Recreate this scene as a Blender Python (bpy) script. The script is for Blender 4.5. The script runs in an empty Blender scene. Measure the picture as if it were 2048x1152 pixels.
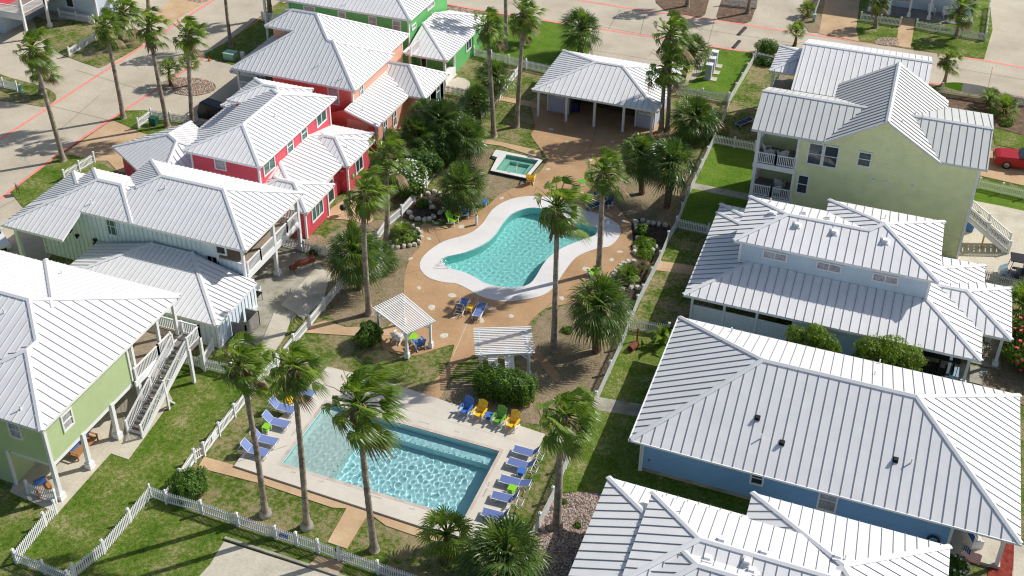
import bpy, math, random
from mathutils import Vector, Matrix
from mathutils.geometry import tessellate_polygon
R_ = math.radians
random.seed(11)
S = bpy.context.scene
COL = S.collection

# ------------------------------------------------------------------ camera
CAM_H, FPX, PITCH, YAW, PPX, PPY = 52.0, 2305.0, R_(31.72), R_(-21.43), 967.0, 383.0
cd = bpy.data.cameras.new('camera')
cam = bpy.data.objects.new('camera', cd)
COL.objects.link(cam)
cam.location = (0, 0, CAM_H)
cam.rotation_euler = (R_(90) - PITCH, 0, -YAW)
cd.sensor_width = 36.0
cd.lens = FPX / 2048 * 36
cd.shift_x = (1024 - PPX) / 2048
cd.shift_y = (PPY - 576) / 2048
cd.clip_start = 1.0
cd.clip_end = 2000
S.camera = cam

# ------------------------------------------------------------------ light
SUN_AZ, SUN_EL = R_(43.5), R_(42.0)          # direction to the sun, azimuth measured from +X towards +Y
sun_dir = Vector((math.cos(SUN_AZ) * math.cos(SUN_EL), math.sin(SUN_AZ) * math.cos(SUN_EL), math.sin(SUN_EL)))
sl = bpy.data.lights.new('sun', 'SUN')
sl.energy = 4.5
sl.angle = R_(0.5)
sl.color = (1.0, 0.965, 0.91)
sl.cycles.is_caustics_light = True
so = bpy.data.objects.new('sun', sl)
COL.objects.link(so)
so.rotation_euler = sun_dir.to_track_quat('Z', 'Y').to_euler()
so.location = (0, 0, 90)
wd = bpy.data.worlds.new('World')
S.world = wd
wd.use_nodes = True
wt = wd.node_tree
bg = wt.nodes['Background']
sky = wt.nodes.new('ShaderNodeTexSky')
sky.sky_type = 'NISHITA'
sky.sun_disc = False
sky.air_density = 0.9
sky.dust_density = 1.6
sky.ozone_density = 0.8
sky.sun_elevation = SUN_EL
sky.sun_rotation = R_(90) - SUN_AZ
wt.links.new(sky.outputs[0], bg.inputs[0])
bg.inputs[1].default_value = 0.105
S.view_settings.view_transform = 'Standard'
S.view_settings.look = 'None'
S.view_settings.exposure = -0.02
S.view_settings.gamma = 1.0
S.cycles.use_denoising = True
S.cycles.filter_width = 1.15
S.cycles.max_bounces = 8
S.cycles.transparent_max_bounces = 12
S.cycles.caustics_reflective = False
S.cycles.sample_clamp_indirect = 6

# ------------------------------------------------------------------ survey helpers
_d = Vector((math.sin(YAW) * math.cos(PITCH), math.cos(YAW) * math.cos(PITCH), -math.sin(PITCH)))
_r = _d.cross(Vector((0, 0, 1))).normalized()
_u = _r.cross(_d)
def P(px, py, z=0.0):
    """the place on the level z that the surveyed photograph point stands on"""
    w = _r * ((px - PPX) / FPX) - _u * ((py - PPY) / FPX) + _d
    t = (z - CAM_H) / w.z
    return Vector((w.x * t, w.y * t, z))
def top_of(base, px, py):
    """point above/near base (leaning sideways only) seen at px,py"""
    w = _r * ((px - PPX) / FPX) - _u * ((py - PPY) / FPX) + _d
    h = Vector((_d.x, _d.y, 0)).normalized()
    t = (base.x * h.x + base.y * h.y) / (w.x * h.x + w.y * h.y)
    return Vector((w.x * t, w.y * t, CAM_H + w.z * t))

# ------------------------------------------------------------------ object helpers
def tag(o, label=None, cat=None, group=None, kind=None):
    if label: o['label'] = label
    if cat: o['category'] = cat
    if group: o['group'] = group
    if kind: o['kind'] = kind
    return o
def thing(name, loc, label, cat, group=None, rz=0.0):
    o = bpy.data.objects.new(name, None)
    o.empty_display_size = 0.3
    COL.objects.link(o)
    o.location = loc
    o.rotation_euler = (0, 0, rz)
    return tag(o, label, cat, group)
def copy_tree(o, parent=None):
    c = o.copy()
    COL.objects.link(c)
    if parent: c.parent = parent
    for ch in list(o.children):
        copy_tree(ch, c)
    return c

class M:
    """collects faces and links them as one mesh object"""
    def __init__(s): s.v = []; s.f = []; s.m = []; s.mi = 0
    def face(s, pts):
        n = len(s.v); s.v += [tuple(p) for p in pts]; s.f.append(tuple(range(n, n + len(pts)))); s.m.append(s.mi)
    def idx(s, vs, fs):
        n = len(s.v); s.v += [tuple(p) for p in vs]
        for f in fs: s.f.append(tuple(n + i for i in f)); s.m.append(s.mi)
    def box(s, x0, y0, z0, x1, y1, z1):
        s.idx([(x0, y0, z0), (x1, y0, z0), (x1, y1, z0), (x0, y1, z0), (x0, y0, z1), (x1, y0, z1), (x1, y1, z1), (x0, y1, z1)],
              [(0, 3, 2, 1), (4, 5, 6, 7), (0, 1, 5, 4), (1, 2, 6, 5), (2, 3, 7, 6), (3, 0, 4, 7)])
        return s
    def ob(s, c, a, b, n):
        """oriented box: centre c, half vectors a, b, n"""
        c, a, b, n = Vector(c), Vector(a), Vector(b), Vector(n)
        vs = [c - a - b - n, c + a - b - n, c + a + b - n, c - a + b - n, c - a - b + n, c + a - b + n, c + a + b + n, c - a + b + n]
        s.idx(vs, [(0, 3, 2, 1), (4, 5, 6, 7), (0, 1, 5, 4), (1, 2, 6, 5), (2, 3, 7, 6), (3, 0, 4, 7)])
        return s
    def bar(s, p, q, w, h, up=(0, 0, 1)):
        p, q, up = Vector(p), Vector(q), Vector(up)
        d = q - p
        if d.length < 1e-5: return s
        side = d.cross(up)
        if side.length < 1e-6: side = d.cross(Vector((1, 0, 0)))
        side.normalize(); n = side.cross(d).normalized()
        return s.ob((p + q) / 2, d / 2, side * w / 2, n * h / 2)
    def tube(s, pts, rad, n=8, cap=True):
        pts = [Vector(p) for p in pts]
        if not hasattr(rad, '__len__'): rad = [rad] * len(pts)
        base = len(s.v)
        for i, p in enumerate(pts):
            d = (pts[min(i + 1, len(pts) - 1)] - pts[max(i - 1, 0)]).normalized()
            a = d.cross(Vector((0.31, 0.95, 0.05)))
            a.normalize(); b = d.cross(a)
            for k in range(n):
                t = 2 * math.pi * k / n
                s.v.append(tuple(p + (a * math.cos(t) + b * math.sin(t)) * rad[i]))
        for i in range(len(pts) - 1):
            for k in range(n):
                s.f.append((base + i * n + k, base + i * n + (k + 1) % n, base + (i + 1) * n + (k + 1) % n, base + (i + 1) * n + k)); s.m.append(s.mi)
        if cap:
            s.f.append(tuple(base + k for k in range(n))); s.m.append(s.mi)
            s.f.append(tuple(base + (len(pts) - 1) * n + k for k in reversed(range(n)))); s.m.append(s.mi)
        return s
    def lathe(s, c, prof, n=14):
        c = Vector(c)
        return s.tube([c + Vector((0, 0, z)) for r, z in prof], [max(r, 1e-4) for r, z in prof], n)
    def build(s, name, mat, parent=None, smooth=False, loc=None):
        me = bpy.data.meshes.new(name)
        me.from_pydata(s.v, [], s.f)
        mats = mat if isinstance(mat, (list, tuple)) else [mat]
        for m in mats: me.materials.append(m)
        if len(mats) > 1: me.polygons.foreach_set('material_index', s.m)
        if smooth: me.polygons.foreach_set('use_smooth', [True] * len(me.polygons))
        me.update()
        o = bpy.data.objects.new(name, me)
        COL.objects.link(o)
        if parent:
            o.parent = parent
            # meshes of fixed buildings are written in world coordinates
            if loc is None and parent.get('_w'): o.location = -Vector(parent.location)
        if loc is not None: o.location = loc
        return o
def wthing(name, loc, label, cat, group=None):
    o = thing(name, loc, label, cat, group); o['_w'] = 1
    return o

# ------------------------------------------------------------------ materials
def rgb(h):
    """sRGB 0-255 triple to linear"""
    return tuple((c / 255 / 12.92) if c / 255 <= 0.04045 else ((c / 255 + 0.055) / 1.055) ** 2.4 for c in h)
def mat(name, col, rough=0.7, noise=None, bump=None, metal=0.0, spec=0.4, coat=0.0):
    """noise=(scale, amount, detail)  bump=(scale, strength, distance)"""
    m = bpy.data.materials.new(name)
    m.use_nodes = True
    nt = m.node_tree
    b = nt.nodes['Principled BSDF']
    b.inputs['Base Color'].default_value = (*col, 1)
    b.inputs['Roughness'].default_value = rough
    b.inputs['Metallic'].default_value = metal
    b.inputs['Specular IOR Level'].default_value = spec
    b.inputs['Coat Weight'].default_value = coat
    tc = nt.nodes.new('ShaderNodeTexCoord')
    if noise:
        n = nt.nodes.new('ShaderNodeTexNoise'); n.inputs['Scale'].default_value = noise[0]; n.inputs['Detail'].default_value = noise[2] if len(noise) > 2 else 5
        nt.links.new(tc.outputs['Object'], n.inputs['Vector'])
        n2 = nt.nodes.new('ShaderNodeTexNoise'); n2.inputs['Scale'].default_value = noise[0] * 0.13; n2.inputs['Detail'].default_value = 4
        nt.links.new(tc.outputs['Object'], n2.inputs['Vector'])
        av = nt.nodes.new('ShaderNodeMath'); av.operation = 'ADD'
        nt.links.new(n.outputs[0], av.inputs[0]); nt.links.new(n2.outputs[0], av.inputs[1])
        mr = nt.nodes.new('ShaderNodeMapRange'); mr.inputs['From Min'].default_value = 0.7; mr.inputs['From Max'].default_value = 1.3
        mr.inputs['To Min'].default_value = 1 - noise[1]; mr.inputs['To Max'].default_value = 1 + noise[1]
        nt.links.new(av.outputs[0], mr.inputs['Value'])
        mx = nt.nodes.new('ShaderNodeVectorMath'); mx.operation = 'SCALE'; mx.inputs[0].default_value = col
        nt.links.new(mr.outputs[0], mx.inputs['Scale']); nt.links.new(mx.outputs[0], b.inputs['Base Color'])
    if bump:
        n = nt.nodes.new('ShaderNodeTexNoise'); n.inputs['Scale'].default_value = bump[0]; n.inputs['Detail'].default_value = 4
        nt.links.new(tc.outputs['Object'], n.inputs['Vector'])
        bp = nt.nodes.new('ShaderNodeBump'); bp.inputs['Strength'].default_value = bump[1]; bp.inputs['Distance'].default_value = bump[2]
        nt.links.new(n.outputs[0], bp.inputs['Height']); nt.links.new(bp.outputs[0], b.inputs['Normal'])
    return m
def ramp_mat(name, stops, scale, detail=6, rough=0.95, bump=(60, 0.6, 0.03), second=None, dist=0.0, mixscale=None):
    """colour ramp over noise; stops [(pos, col)]; second=(scale, amount) multiplies fine grain"""
    m = bpy.data.materials.new(name); m.use_nodes = True
    nt = m.node_tree; b = nt.nodes['Principled BSDF']
    b.inputs['Roughness'].default_value = rough; b.inputs['Specular IOR Level'].default_value = 0.15
    tc = nt.nodes.new('ShaderNodeTexCoord')
    n = nt.nodes.new('ShaderNodeTexNoise'); n.inputs['Scale'].default_value = scale; n.inputs['Detail'].default_value = detail
    n.inputs['Roughness'].default_value = 0.62; n.inputs['Distortion'].default_value = dist
    nt.links.new(tc.outputs['Object'], n.inputs['Vector'])
    src = n.outputs[0]
    if mixscale:
        n3 = nt.nodes.new('ShaderNodeTexNoise'); n3.inputs['Scale'].default_value = mixscale; n3.inputs['Detail'].default_value = 5; n3.inputs['Roughness'].default_value = .7
        nt.links.new(tc.outputs['Object'], n3.inputs['Vector'])
        mm = nt.nodes.new('ShaderNodeMix'); mm.inputs[0].default_value = 0.5
        nt.links.new(src, mm.inputs[2]); nt.links.new(n3.outputs[0], mm.inputs[3]); src = mm.outputs[0]
    cr = nt.nodes.new('ShaderNodeValToRGB')
    el = cr.color_ramp.elements
    while len(el) < len(stops): el.new(0.5)
    for e, (p, c) in zip(el, stops): e.position = p; e.color = (*c, 1)
    nt.links.new(src, cr.inputs[0])
    out = cr.outputs[0]
    if second:
        n2 = nt.nodes.new('ShaderNodeTexNoise'); n2.inputs['Scale'].default_value = second[0]; n2.inputs['Detail'].default_value = 3
        nt.links.new(tc.outputs['Object'], n2.inputs['Vector'])
        mr = nt.nodes.new('ShaderNodeMapRange'); mr.inputs['From Min'].default_value = 0.3; mr.inputs['From Max'].default_value = 0.7
        mr.inputs['To Min'].default_value = 1 - second[1]; mr.inputs['To Max'].default_value = 1 + second[1]
        nt.links.new(n2.outputs[0], mr.inputs['Value'])
        sc = nt.nodes.new('ShaderNodeVectorMath'); sc.operation = 'SCALE'
        nt.links.new(out, sc.inputs[0]); nt.links.new(mr.outputs[0], sc.inputs['Scale']); out = sc.outputs[0]
    nt.links.new(out, b.inputs['Base Color'])
    if bump:
        nb = nt.nodes.new('ShaderNodeTexNoise'); nb.inputs['Scale'].default_value = bump[0]; nb.inputs['Detail'].default_value = 3
        nt.links.new(tc.outputs['Object'], nb.inputs['Vector'])
        bp = nt.nodes.new('ShaderNodeBump'); bp.inputs['Strength'].default_value = bump[1]; bp.inputs['Distance'].default_value = bump[2]
        nt.links.new(nb.outputs[0], bp.inputs['Height']); nt.links.new(bp.outputs[0], b.inputs['Normal'])
    return m
def pebble_mat(name, cols, scale, bumpd=0.05):
    m = bpy.data.materials.new(name); m.use_nodes = True
    nt = m.node_tree; b = nt.nodes['Principled BSDF']; b.inputs['Roughness'].default_value = 0.85
    tc = nt.nodes.new('ShaderNodeTexCoord')
    v = nt.nodes.new('ShaderNodeTexVoronoi'); v.inputs['Scale'].default_value = scale
    nt.links.new(tc.outputs['Object'], v.inputs['Vector'])
    sp = nt.nodes.new('ShaderNodeSeparateColor'); nt.links.new(v.outputs['Color'], sp.inputs[0])
    cr = nt.nodes.new('ShaderNodeValToRGB'); cr.color_ramp.interpolation = 'CONSTANT'
    el = cr.color_ramp.elements
    while len(el) < len(cols): el.new(0.5)
    for i, (e, c) in enumerate(zip(el, cols)): e.position = i / len(cols); e.color = (*c, 1)
    nt.links.new(sp.outputs[0], cr.inputs[0]); nt.links.new(cr.outputs[0], b.inputs['Base Color'])
    mr = nt.nodes.new('ShaderNodeMapRange'); mr.inputs['From Max'].default_value = 0.6; mr.inputs['To Min'].default_value = 1; mr.inputs['To Max'].default_value = 0
    nt.links.new(v.outputs['Distance'], mr.inputs['Value'])
    bp = nt.nodes.new('ShaderNodeBump'); bp.inputs['Strength'].default_value = 1; bp.inputs['Distance'].default_value = bumpd
    nt.links.new(mr.outputs[0], bp.inputs['Height']); nt.links.new(bp.outputs[0], b.inputs['Normal'])
    return m
def siding_mat(name, col, pitch=0.16, vertical=False, amt=0.06):
    """lap siding: saw-tooth bump every pitch metres plus weathering noise"""
    m = mat(name, col, 0.6, noise=(1.3, amt, 6))
    nt = m.node_tree; b = nt.nodes['Principled BSDF']
    tc = nt.nodes.new('ShaderNodeTexCoord'); w = nt.nodes.new('ShaderNodeTexWave')
    w.wave_type = 'BANDS'; w.bands_direction = 'X' if vertical else 'Z'; w.wave_profile = 'SAW'
    w.inputs['Scale'].default_value = 2 * math.pi / pitch / 20
    nt.links.new(tc.outputs['Object'], w.inputs['Vector'])
    bp = nt.nodes.new('ShaderNodeBump'); bp.inputs['Strength'].default_value = 0.8; bp.inputs['Distance'].default_value = 0.035
    nt.links.new(w.outputs[0], bp.inputs['Height']); nt.links.new(bp.outputs[0], b.inputs['Normal'])
    return m
def roof_mat(name, col):
    """painted standing-seam sheet: faint panel-to-panel and run-off variation"""
    m = mat(name, col, 0.45, noise=(1.1, 0.06, 8), bump=(0.9, 0.10, 0.02), spec=0.8)
    return m
def leaf_mat(name, col, trans, tw=0.35, rough=0.5):
    m = bpy.data.materials.new(name); m.use_nodes = True
    nt = m.node_tree; b = nt.nodes['Principled BSDF']
    b.inputs['Roughness'].default_value = rough; b.inputs['Specular IOR Level'].default_value = 0.35
    tc = nt.nodes.new('ShaderNodeTexCoord'); n = nt.nodes.new('ShaderNodeTexNoise'); n.inputs['Scale'].default_value = 1.6; n.inputs['Detail'].default_value = 4
    nt.links.new(tc.outputs['Object'], n.inputs['Vector'])
    mr = nt.nodes.new('ShaderNodeMapRange'); mr.inputs['From Min'].default_value = 0.3; mr.inputs['From Max'].default_value = 0.7
    mr.inputs['To Min'].default_value = 0.6; mr.inputs['To Max'].default_value = 1.4
    nt.links.new(n.outputs[0], mr.inputs['Value'])
    sc = nt.nodes.new('ShaderNodeVectorMath'); sc.operation = 'SCALE'; sc.inputs[0].default_value = col
    nt.links.new(mr.outputs[0], sc.inputs['Scale']); nt.links.new(sc.outputs[0], b.inputs['Base Color'])
    t = nt.nodes.new('ShaderNodeBsdfTranslucent'); t.inputs[0].default_value = (*trans, 1)
    mx = nt.nodes.new('ShaderNodeMixShader'); mx.inputs[0].default_value = tw
    out = nt.nodes['Material Output']
    nt.links.new(b.outputs[0], mx.inputs[1]); nt.links.new(t.outputs[0], mx.inputs[2]); nt.links.new(mx.outputs[0], out.inputs[0])
    return m

X = {}
X['white'] = mat('white_paint', (0.80, 0.80, 0.79), 0.5, noise=(1.5, 0.05))
X['roof'] = roof_mat('white_roof_metal', (0.82, 0.81, 0.795))
X['rib'] = mat('dark_roof_rib', (0.31, 0.32, 0.335), 0.6)  # ribs in a darker grey than the roof sheet
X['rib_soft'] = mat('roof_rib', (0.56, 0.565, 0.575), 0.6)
X['roof_grey'] = roof_mat('galvanised_roof_metal', (0.62, 0.625, 0.59))
X['cap'] = mat('ridge_metal', (0.74, 0.74, 0.74), 0.45)
X['glass'] = mat('window_glass', (0.03, 0.045, 0.05), 0.06, spec=0.9)
X['glass_green'] = mat('tinted_window_glass', (0.04, 0.14, 0.12), 0.08, spec=0.9)
X['curtain'] = mat('curtained_glass', (0.42, 0.40, 0.42), 0.3, noise=(9, 0.45, 2))
X['dark'] = mat('dark_void', (0.02, 0.02, 0.022), 0.8)
X['black'] = mat('black_plastic', (0.018, 0.018, 0.02), 0.35)
X['mint'] = siding_mat('light_green_siding', rgb((196, 214, 162)))
X['seafoam'] = mat('seafoam_board', rgb((226, 238, 246)), 0.6, noise=(1.2, 0.06))
X['pink'] = siding_mat('raspberry_siding', rgb((226, 88, 104)))
X['coral'] = siding_mat('coral_siding', rgb((240, 180, 154)))
X['coral_shaded'] = siding_mat('shaded_coral_siding', rgb((236, 122, 112)))  # coral siding for south faces, their shade put into the colour
X['green'] = siding_mat('green_siding', rgb((116, 196, 120)))
X['yellow'] = siding_mat('pale_yellow_green_siding', rgb((232, 236, 184)), amt=0.09)
X['paleblue'] = siding_mat('pale_blue_siding', rgb((200, 216, 228)), 0.2)
X['blue'] = siding_mat('mid_blue_siding', rgb((142, 186, 230)), 0.14)
X['tan'] = siding_mat('tan_siding', rgb((214, 180, 120)))
X['lavender'] = mat('grey_lavender_paint', rgb((180, 184, 204)), 0.6, noise=(1.5, 0.05))
X['deckwood'] = mat('weathered_deck_boards', (0.30, 0.24, 0.18), 0.85, noise=(5, 0.25))
X['greywood'] = mat('grey_weathered_wood', (0.24, 0.22, 0.20), 0.9, noise=(6, 0.3))
X['orangewood'] = mat('oiled_teak', (0.42, 0.20, 0.07), 0.6, noise=(6, 0.2))
X['concrete'] = ramp_mat('road_concrete', [(0.30, (0.42, 0.365, 0.275)), (0.5, (0.51, 0.45, 0.345)), (0.72, (0.58, 0.52, 0.41))], 0.22, 8, bump=(30, 0.3, 0.01), second=(6, 0.09))
X['slab'] = ramp_mat('patio_concrete', [(0.3, (0.44, 0.40, 0.32)), (0.5, (0.55, 0.50, 0.40)), (0.72, (0.62, 0.57, 0.47))], 0.5, 8, bump=(30, 0.3, 0.01), second=(8, 0.08))
X['oldslab'] = ramp_mat('stained_concrete', [(0.3, (0.22, 0.205, 0.15)), (0.5, (0.36, 0.34, 0.27)), (0.7, (0.46, 0.44, 0.38))], 0.7, 8, bump=(30, 0.3, 0.01), second=(8, 0.1))
X['terra'] = ramp_mat('terracotta_aggregate', [(0.3, (0.37, 0.23, 0.125)), (0.5, (0.45, 0.285, 0.155)), (0.7, (0.51, 0.335, 0.19))], 0.35, 8, bump=(45, 0.5, 0.015), second=(14, 0.13))
X['terra_path'] = ramp_mat('faded_terracotta', [(0.3, (0.46, 0.31, 0.18)), (0.5, (0.54, 0.375, 0.225)), (0.7, (0.60, 0.44, 0.275))], 0.5, 8, bump=(45, 0.5, 0.015), second=(14, 0.1))
X['apron'] = ramp_mat('white_pool_apron', [(0.3, (0.64, 0.62, 0.595)), (0.5, (0.70, 0.68, 0.655)), (0.7, (0.75, 0.73, 0.705))], 0.4, 7, rough=0.7, bump=(30, 0.2, 0.005), second=(5, 0.03))
X['cream'] = ramp_mat('cream_pool_deck', [(0.3, (0.58, 0.53, 0.445)), (0.5, (0.63, 0.58, 0.49)), (0.7, (0.67, 0.625, 0.545))], 0.4, 7, rough=0.75, bump=(30, 0.2, 0.005), second=(6, 0.04))
X['coping'] = pebble_mat('travertine_coping', [(0.53, 0.43, 0.35), (0.60, 0.50, 0.42), (0.56, 0.48, 0.41), (0.50, 0.41, 0.34)], 1.8, 0.004)
X['tubtile'] = mat('charcoal_tile', (0.05, 0.05, 0.055), 0.5)
GRN, GRN2, DRY, DRY2 = (0.055, 0.108, 0.009), (0.115, 0.180, 0.022), (0.41, 0.32, 0.19), (0.27, 0.245, 0.11)
X['lawn'] = ramp_mat('patchy_lawn', [(0.38, GRN), (0.46, GRN2), (0.52, DRY2), (0.62, DRY)], 0.42, 9, second=(15, 0.42), bump=(38, 0.9, 0.07), mixscale=3.2)
X['lawn_green'] = ramp_mat('green_lawn', [(0.33, (0.050, 0.100, 0.008)), (0.44, (0.095, 0.175, 0.014)), (0.53, (0.175, 0.225, 0.045)), (0.61, (0.36, 0.32, 0.155))], 0.5, 9, second=(15, 0.42), bump=(38, 0.9, 0.07), mixscale=3.6)
X['lawn_lush'] = ramp_mat('lush_lawn', [(0.32, (0.060, 0.13, 0.010)), (0.48, (0.115, 0.215, 0.018)), (0.60, (0.17, 0.25, 0.035)), (0.70, (0.26, 0.28, 0.09))], 0.5, 9, second=(15, 0.34), bump=(38, 0.8, 0.06), mixscale=3.6)
X['dirt'] = ramp_mat('dry_thatch', [(0.36, (0.12, 0.135, 0.035)), (0.44, (0.25, 0.21, 0.115)), (0.56, (0.36, 0.27, 0.18)), (0.70, (0.43, 0.335, 0.235))], 0.6, 9, second=(14, 0.38), bump=(38, 0.9, 0.06), mixscale=4)
X['mulch'] = ramp_mat('dark_mulch', [(0.35, (0.035, 0.028, 0.022)), (0.6, (0.10, 0.075, 0.055))], 3.0, 6, second=(22, 0.4), bump=(30, 1, 0.06))
X['brownmulch'] = ramp_mat('brown_mulch', [(0.35, (0.13, 0.085, 0.055)), (0.6, (0.24, 0.165, 0.11))], 2.0, 6, second=(22, 0.4), bump=(30, 1, 0.06))
X['redmulch'] = ramp_mat('red_mulch', [(0.35, (0.20, 0.03, 0.02)), (0.6, (0.34, 0.07, 0.05))], 3.0, 6, second=(22, 0.4), bump=(30, 1, 0.06))
X['river'] = pebble_mat('river_pebbles', [(0.42, 0.28, 0.19), (0.22, 0.16, 0.12), (0.50, 0.42, 0.34), (0.33, 0.17, 0.11), (0.46, 0.34, 0.24), (0.15, 0.12, 0.10), (0.36, 0.31, 0.26)], 6.5, 0.08)
X['gravel'] = pebble_mat('mixed_gravel', [(0.34, 0.24, 0.19), (0.16, 0.13, 0.11), (0.44, 0.37, 0.31), (0.22, 0.10, 0.08), (0.30, 0.25, 0.21), (0.10, 0.09, 0.08), (0.40, 0.28, 0.22)], 9.5, 0.06)
X['redline'] = mat('faded_red_paint', rgb((238, 140, 130)), 0.8, noise=(2.5, 0.14, 7))
X['yellowline'] = mat('faded_yellow_paint', rgb((226, 190, 96)), 0.8, noise=(3, 0.2))
X['joint'] = mat('dark_joint', (0.19, 0.165, 0.13), 0.9)  # dark colour of the joints between slabs
X['joint_pale'] = mat('joint_sealant', (0.60, 0.50, 0.40), 0.9)
X['rubber'] = mat('speed_bump_rubber', (0.04, 0.035, 0.033), 0.8, noise=(6, 0.3))
X['stone'] = mat('limestone', (0.60, 0.56, 0.46), 0.85, noise=(4, 0.16), bump=(9, 0.6, 0.05))
X['bluesling'] = mat('blue_sling', rgb((98, 116, 168)), 0.75, noise=(8, 0.1))
X['bluesling_pale'] = mat('sun_bleached_blue_sling', rgb((114, 132, 184)), 0.75, noise=(8, 0.1))
X['navy'] = mat('navy_sling', rgb((36, 50, 98)), 0.75)
X['bluepoly'] = mat('blue_poly_lumber', rgb((66, 116, 190)), 0.5, noise=(3, 0.06))
X['yellowpoly'] = mat('yellow_poly_lumber', rgb((244, 196, 40)), 0.5, noise=(3, 0.06))
X['greenpoly'] = mat('lime_poly_lumber', rgb((140, 206, 42)), 0.5, noise=(3, 0.06))
X['darkgreenpoly'] = mat('leaf_green_poly_lumber', rgb((106, 170, 58)), 0.5, noise=(3, 0.06))
X['steel'] = mat('stainless', (0.6, 0.6, 0.62), 0.2, metal=1)
X['rust'] = mat('rusty_steel', (0.20, 0.055, 0.03), 0.85, noise=(5, 0.35))
X['trunk'] = ramp_mat('palm_bark', [(0.3, (0.16, 0.115, 0.08)), (0.48, (0.30, 0.245, 0.19)), (0.66, (0.45, 0.40, 0.33))], 2.6, 8, bump=(9, 0.9, 0.05), second=(12, 0.25))
X['boots'] = ramp_mat('palm_boots', [(0.3, (0.09, 0.05, 0.03)), (0.5, (0.19, 0.115, 0.065)), (0.7, (0.33, 0.24, 0.16))], 5, 6, bump=(14, 1.0, 0.08), second=(18, 0.3))
X['fan'] = leaf_mat('fan_leaf', (0.105, 0.170, 0.022), (0.26, 0.44, 0.035), 0.30, 0.36)
X['fan2'] = leaf_mat('fan_leaf_bright', (0.17, 0.255, 0.028), (0.38, 0.54, 0.05), 0.34, 0.36)
X['fan_dark'] = leaf_mat('sabal_leaf', (0.070, 0.125, 0.028), (0.17, 0.30, 0.04), 0.25, 0.32)
X['frond_dry'] = leaf_mat('dead_frond', (0.30, 0.225, 0.13), (0.30, 0.2, 0.1), 0.2, 0.9)
X['leaf'] = leaf_mat('shrub_leaf', (0.055, 0.125, 0.012), (0.12, 0.25, 0.015), 0.2)
X['leaf2'] = leaf_mat('bright_shrub_leaf', (0.12, 0.22, 0.016), (0.30, 0.46, 0.02), 0.35)
X['citrus'] = leaf_mat('citrus_leaf', (0.115, 0.185, 0.012), (0.34, 0.44, 0.02), 0.4)
X['bark'] = mat('shrub_bark', (0.12, 0.085, 0.06), 0.9, noise=(6, 0.3))
X['whiteflower'] = mat('white_petal', (0.75, 0.73, 0.66), 0.7)
X['pinkflower'] = mat('coral_petal', (0.72, 0.10, 0.10), 0.7)
X['grassblade'] = leaf_mat('ornamental_grass', (0.17, 0.16, 0.07), (0.3, 0.28, 0.1), 0.3)
X['shell'] = mat('collar_concrete', (0.33, 0.32, 0.28), 0.9, noise=(3, 0.2))
# ------------------------------------------------------------------ ground
def smooth_poly(pts, n=4):
    out = []; k = len(pts)
    for i in range(k):
        p0, p1, p2, p3 = (Vector(pts[(i + j - 1) % k]) for j in range(4))
        for t in range(n):
            t /= n
            out.append(0.5 * ((2 * p1) + (-p0 + p2) * t + (2 * p0 - 5 * p1 + 4 * p2 - p3) * t * t + (-p0 + 3 * p1 - 3 * p2 + p3) * t ** 3))
    return out
def area(pts): return sum(pts[i].x * pts[(i + 1) % len(pts)].y - pts[(i + 1) % len(pts)].x * pts[i].y for i in range(len(pts))) / 2
def offset(pts, d):
    if area(pts) < 0: pts = pts[::-1]
    out = []
    for i, p in enumerate(pts):
        a = (pts[i] - pts[i - 1]).to_2d().normalized(); b = (pts[(i + 1) % len(pts)] - pts[i]).to_2d().normalized()
        n = Vector((a.y + b.y, -a.x - b.x)); n = n.normalized() if n.length > 1e-6 else Vector((a.y, -a.x))
        out.append(p + Vector((n.x * d, n.y * d, 0)))
    return out
def sheet(name, pts, z0, z1, m, holes=(), parent=None, kind='structure', label=None):
    """flat slab with its top at z1 and side faces down to z0"""
    loops = [[Vector((p.x, p.y, z1)) for p in pts]] + [[Vector((p.x, p.y, z1)) for p in h] for h in holes]
    tris = tessellate_polygon(loops)
    mb = M(); flat = [p for l in loops for p in l]
    fs = []
    for t in tris:
        a, b, c = (flat[i] for i in t)
        fs.append(t if (b - a).cross(c - a).z > 0 else t[::-1])
    mb.idx(flat, fs)
    for l in loops:
        for i in range(len(l)):
            a, b = l[i], l[(i + 1) % len(l)]
            mb.face([a, b, Vector((b.x, b.y, z0)), Vector((a.x, a.y, z0))])
    o = mb.build(name, m, parent)
    if kind and not parent: o['kind'] = kind
    return o
def pp(lst, z=0.0): return [P(x, y, z) for x, y in lst]

# pools first: their outlines cut holes in every sheet above them
K_OUT = [(1060, 393), (1019, 400), (986, 419), (964, 449), (937, 468.5), (888, 483.5), (853, 507), (839, 531.5), (853, 553.5), (883, 564.5), (912, 568), (936, 579),
         (965, 595), (1006, 603.8), (1055, 599), (1090, 589), (1110, 572), (1128, 545), (1153, 515), (1191, 498.7), (1219, 493), (1238, 474), (1240, 455), (1224, 441), (1199, 429),
         (1172, 422), (1145, 412), (1110, 397)]
K_IN = [(1060, 416.5), (1025, 427.7), (1006, 446.8), (989, 471.4), (965, 490.5), (927, 506.5), (891, 515), (885, 523), (899, 537), (927, 545), (951, 556), (970, 567), (1003, 574.5),
        (1036, 575.3), (1058, 569), (1071, 555), (1085, 531.5), (1101, 512.4), (1126, 496), (1164, 480.5), (1189, 471.4), (1194, 458), (1178, 450.9), (1153, 444), (1123, 433), (1092, 420)]
k_out = smooth_poly(pp(K_OUT)); k_in = smooth_poly(pp(K_IN))
if area(k_in) < 0: k_in.reverse()
if area(k_out) < 0: k_out.reverse()
RX0, RX1, RY0, RY1, RZ = -30.62, -18.40, 43.72, 49.62, 0.16
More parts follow.
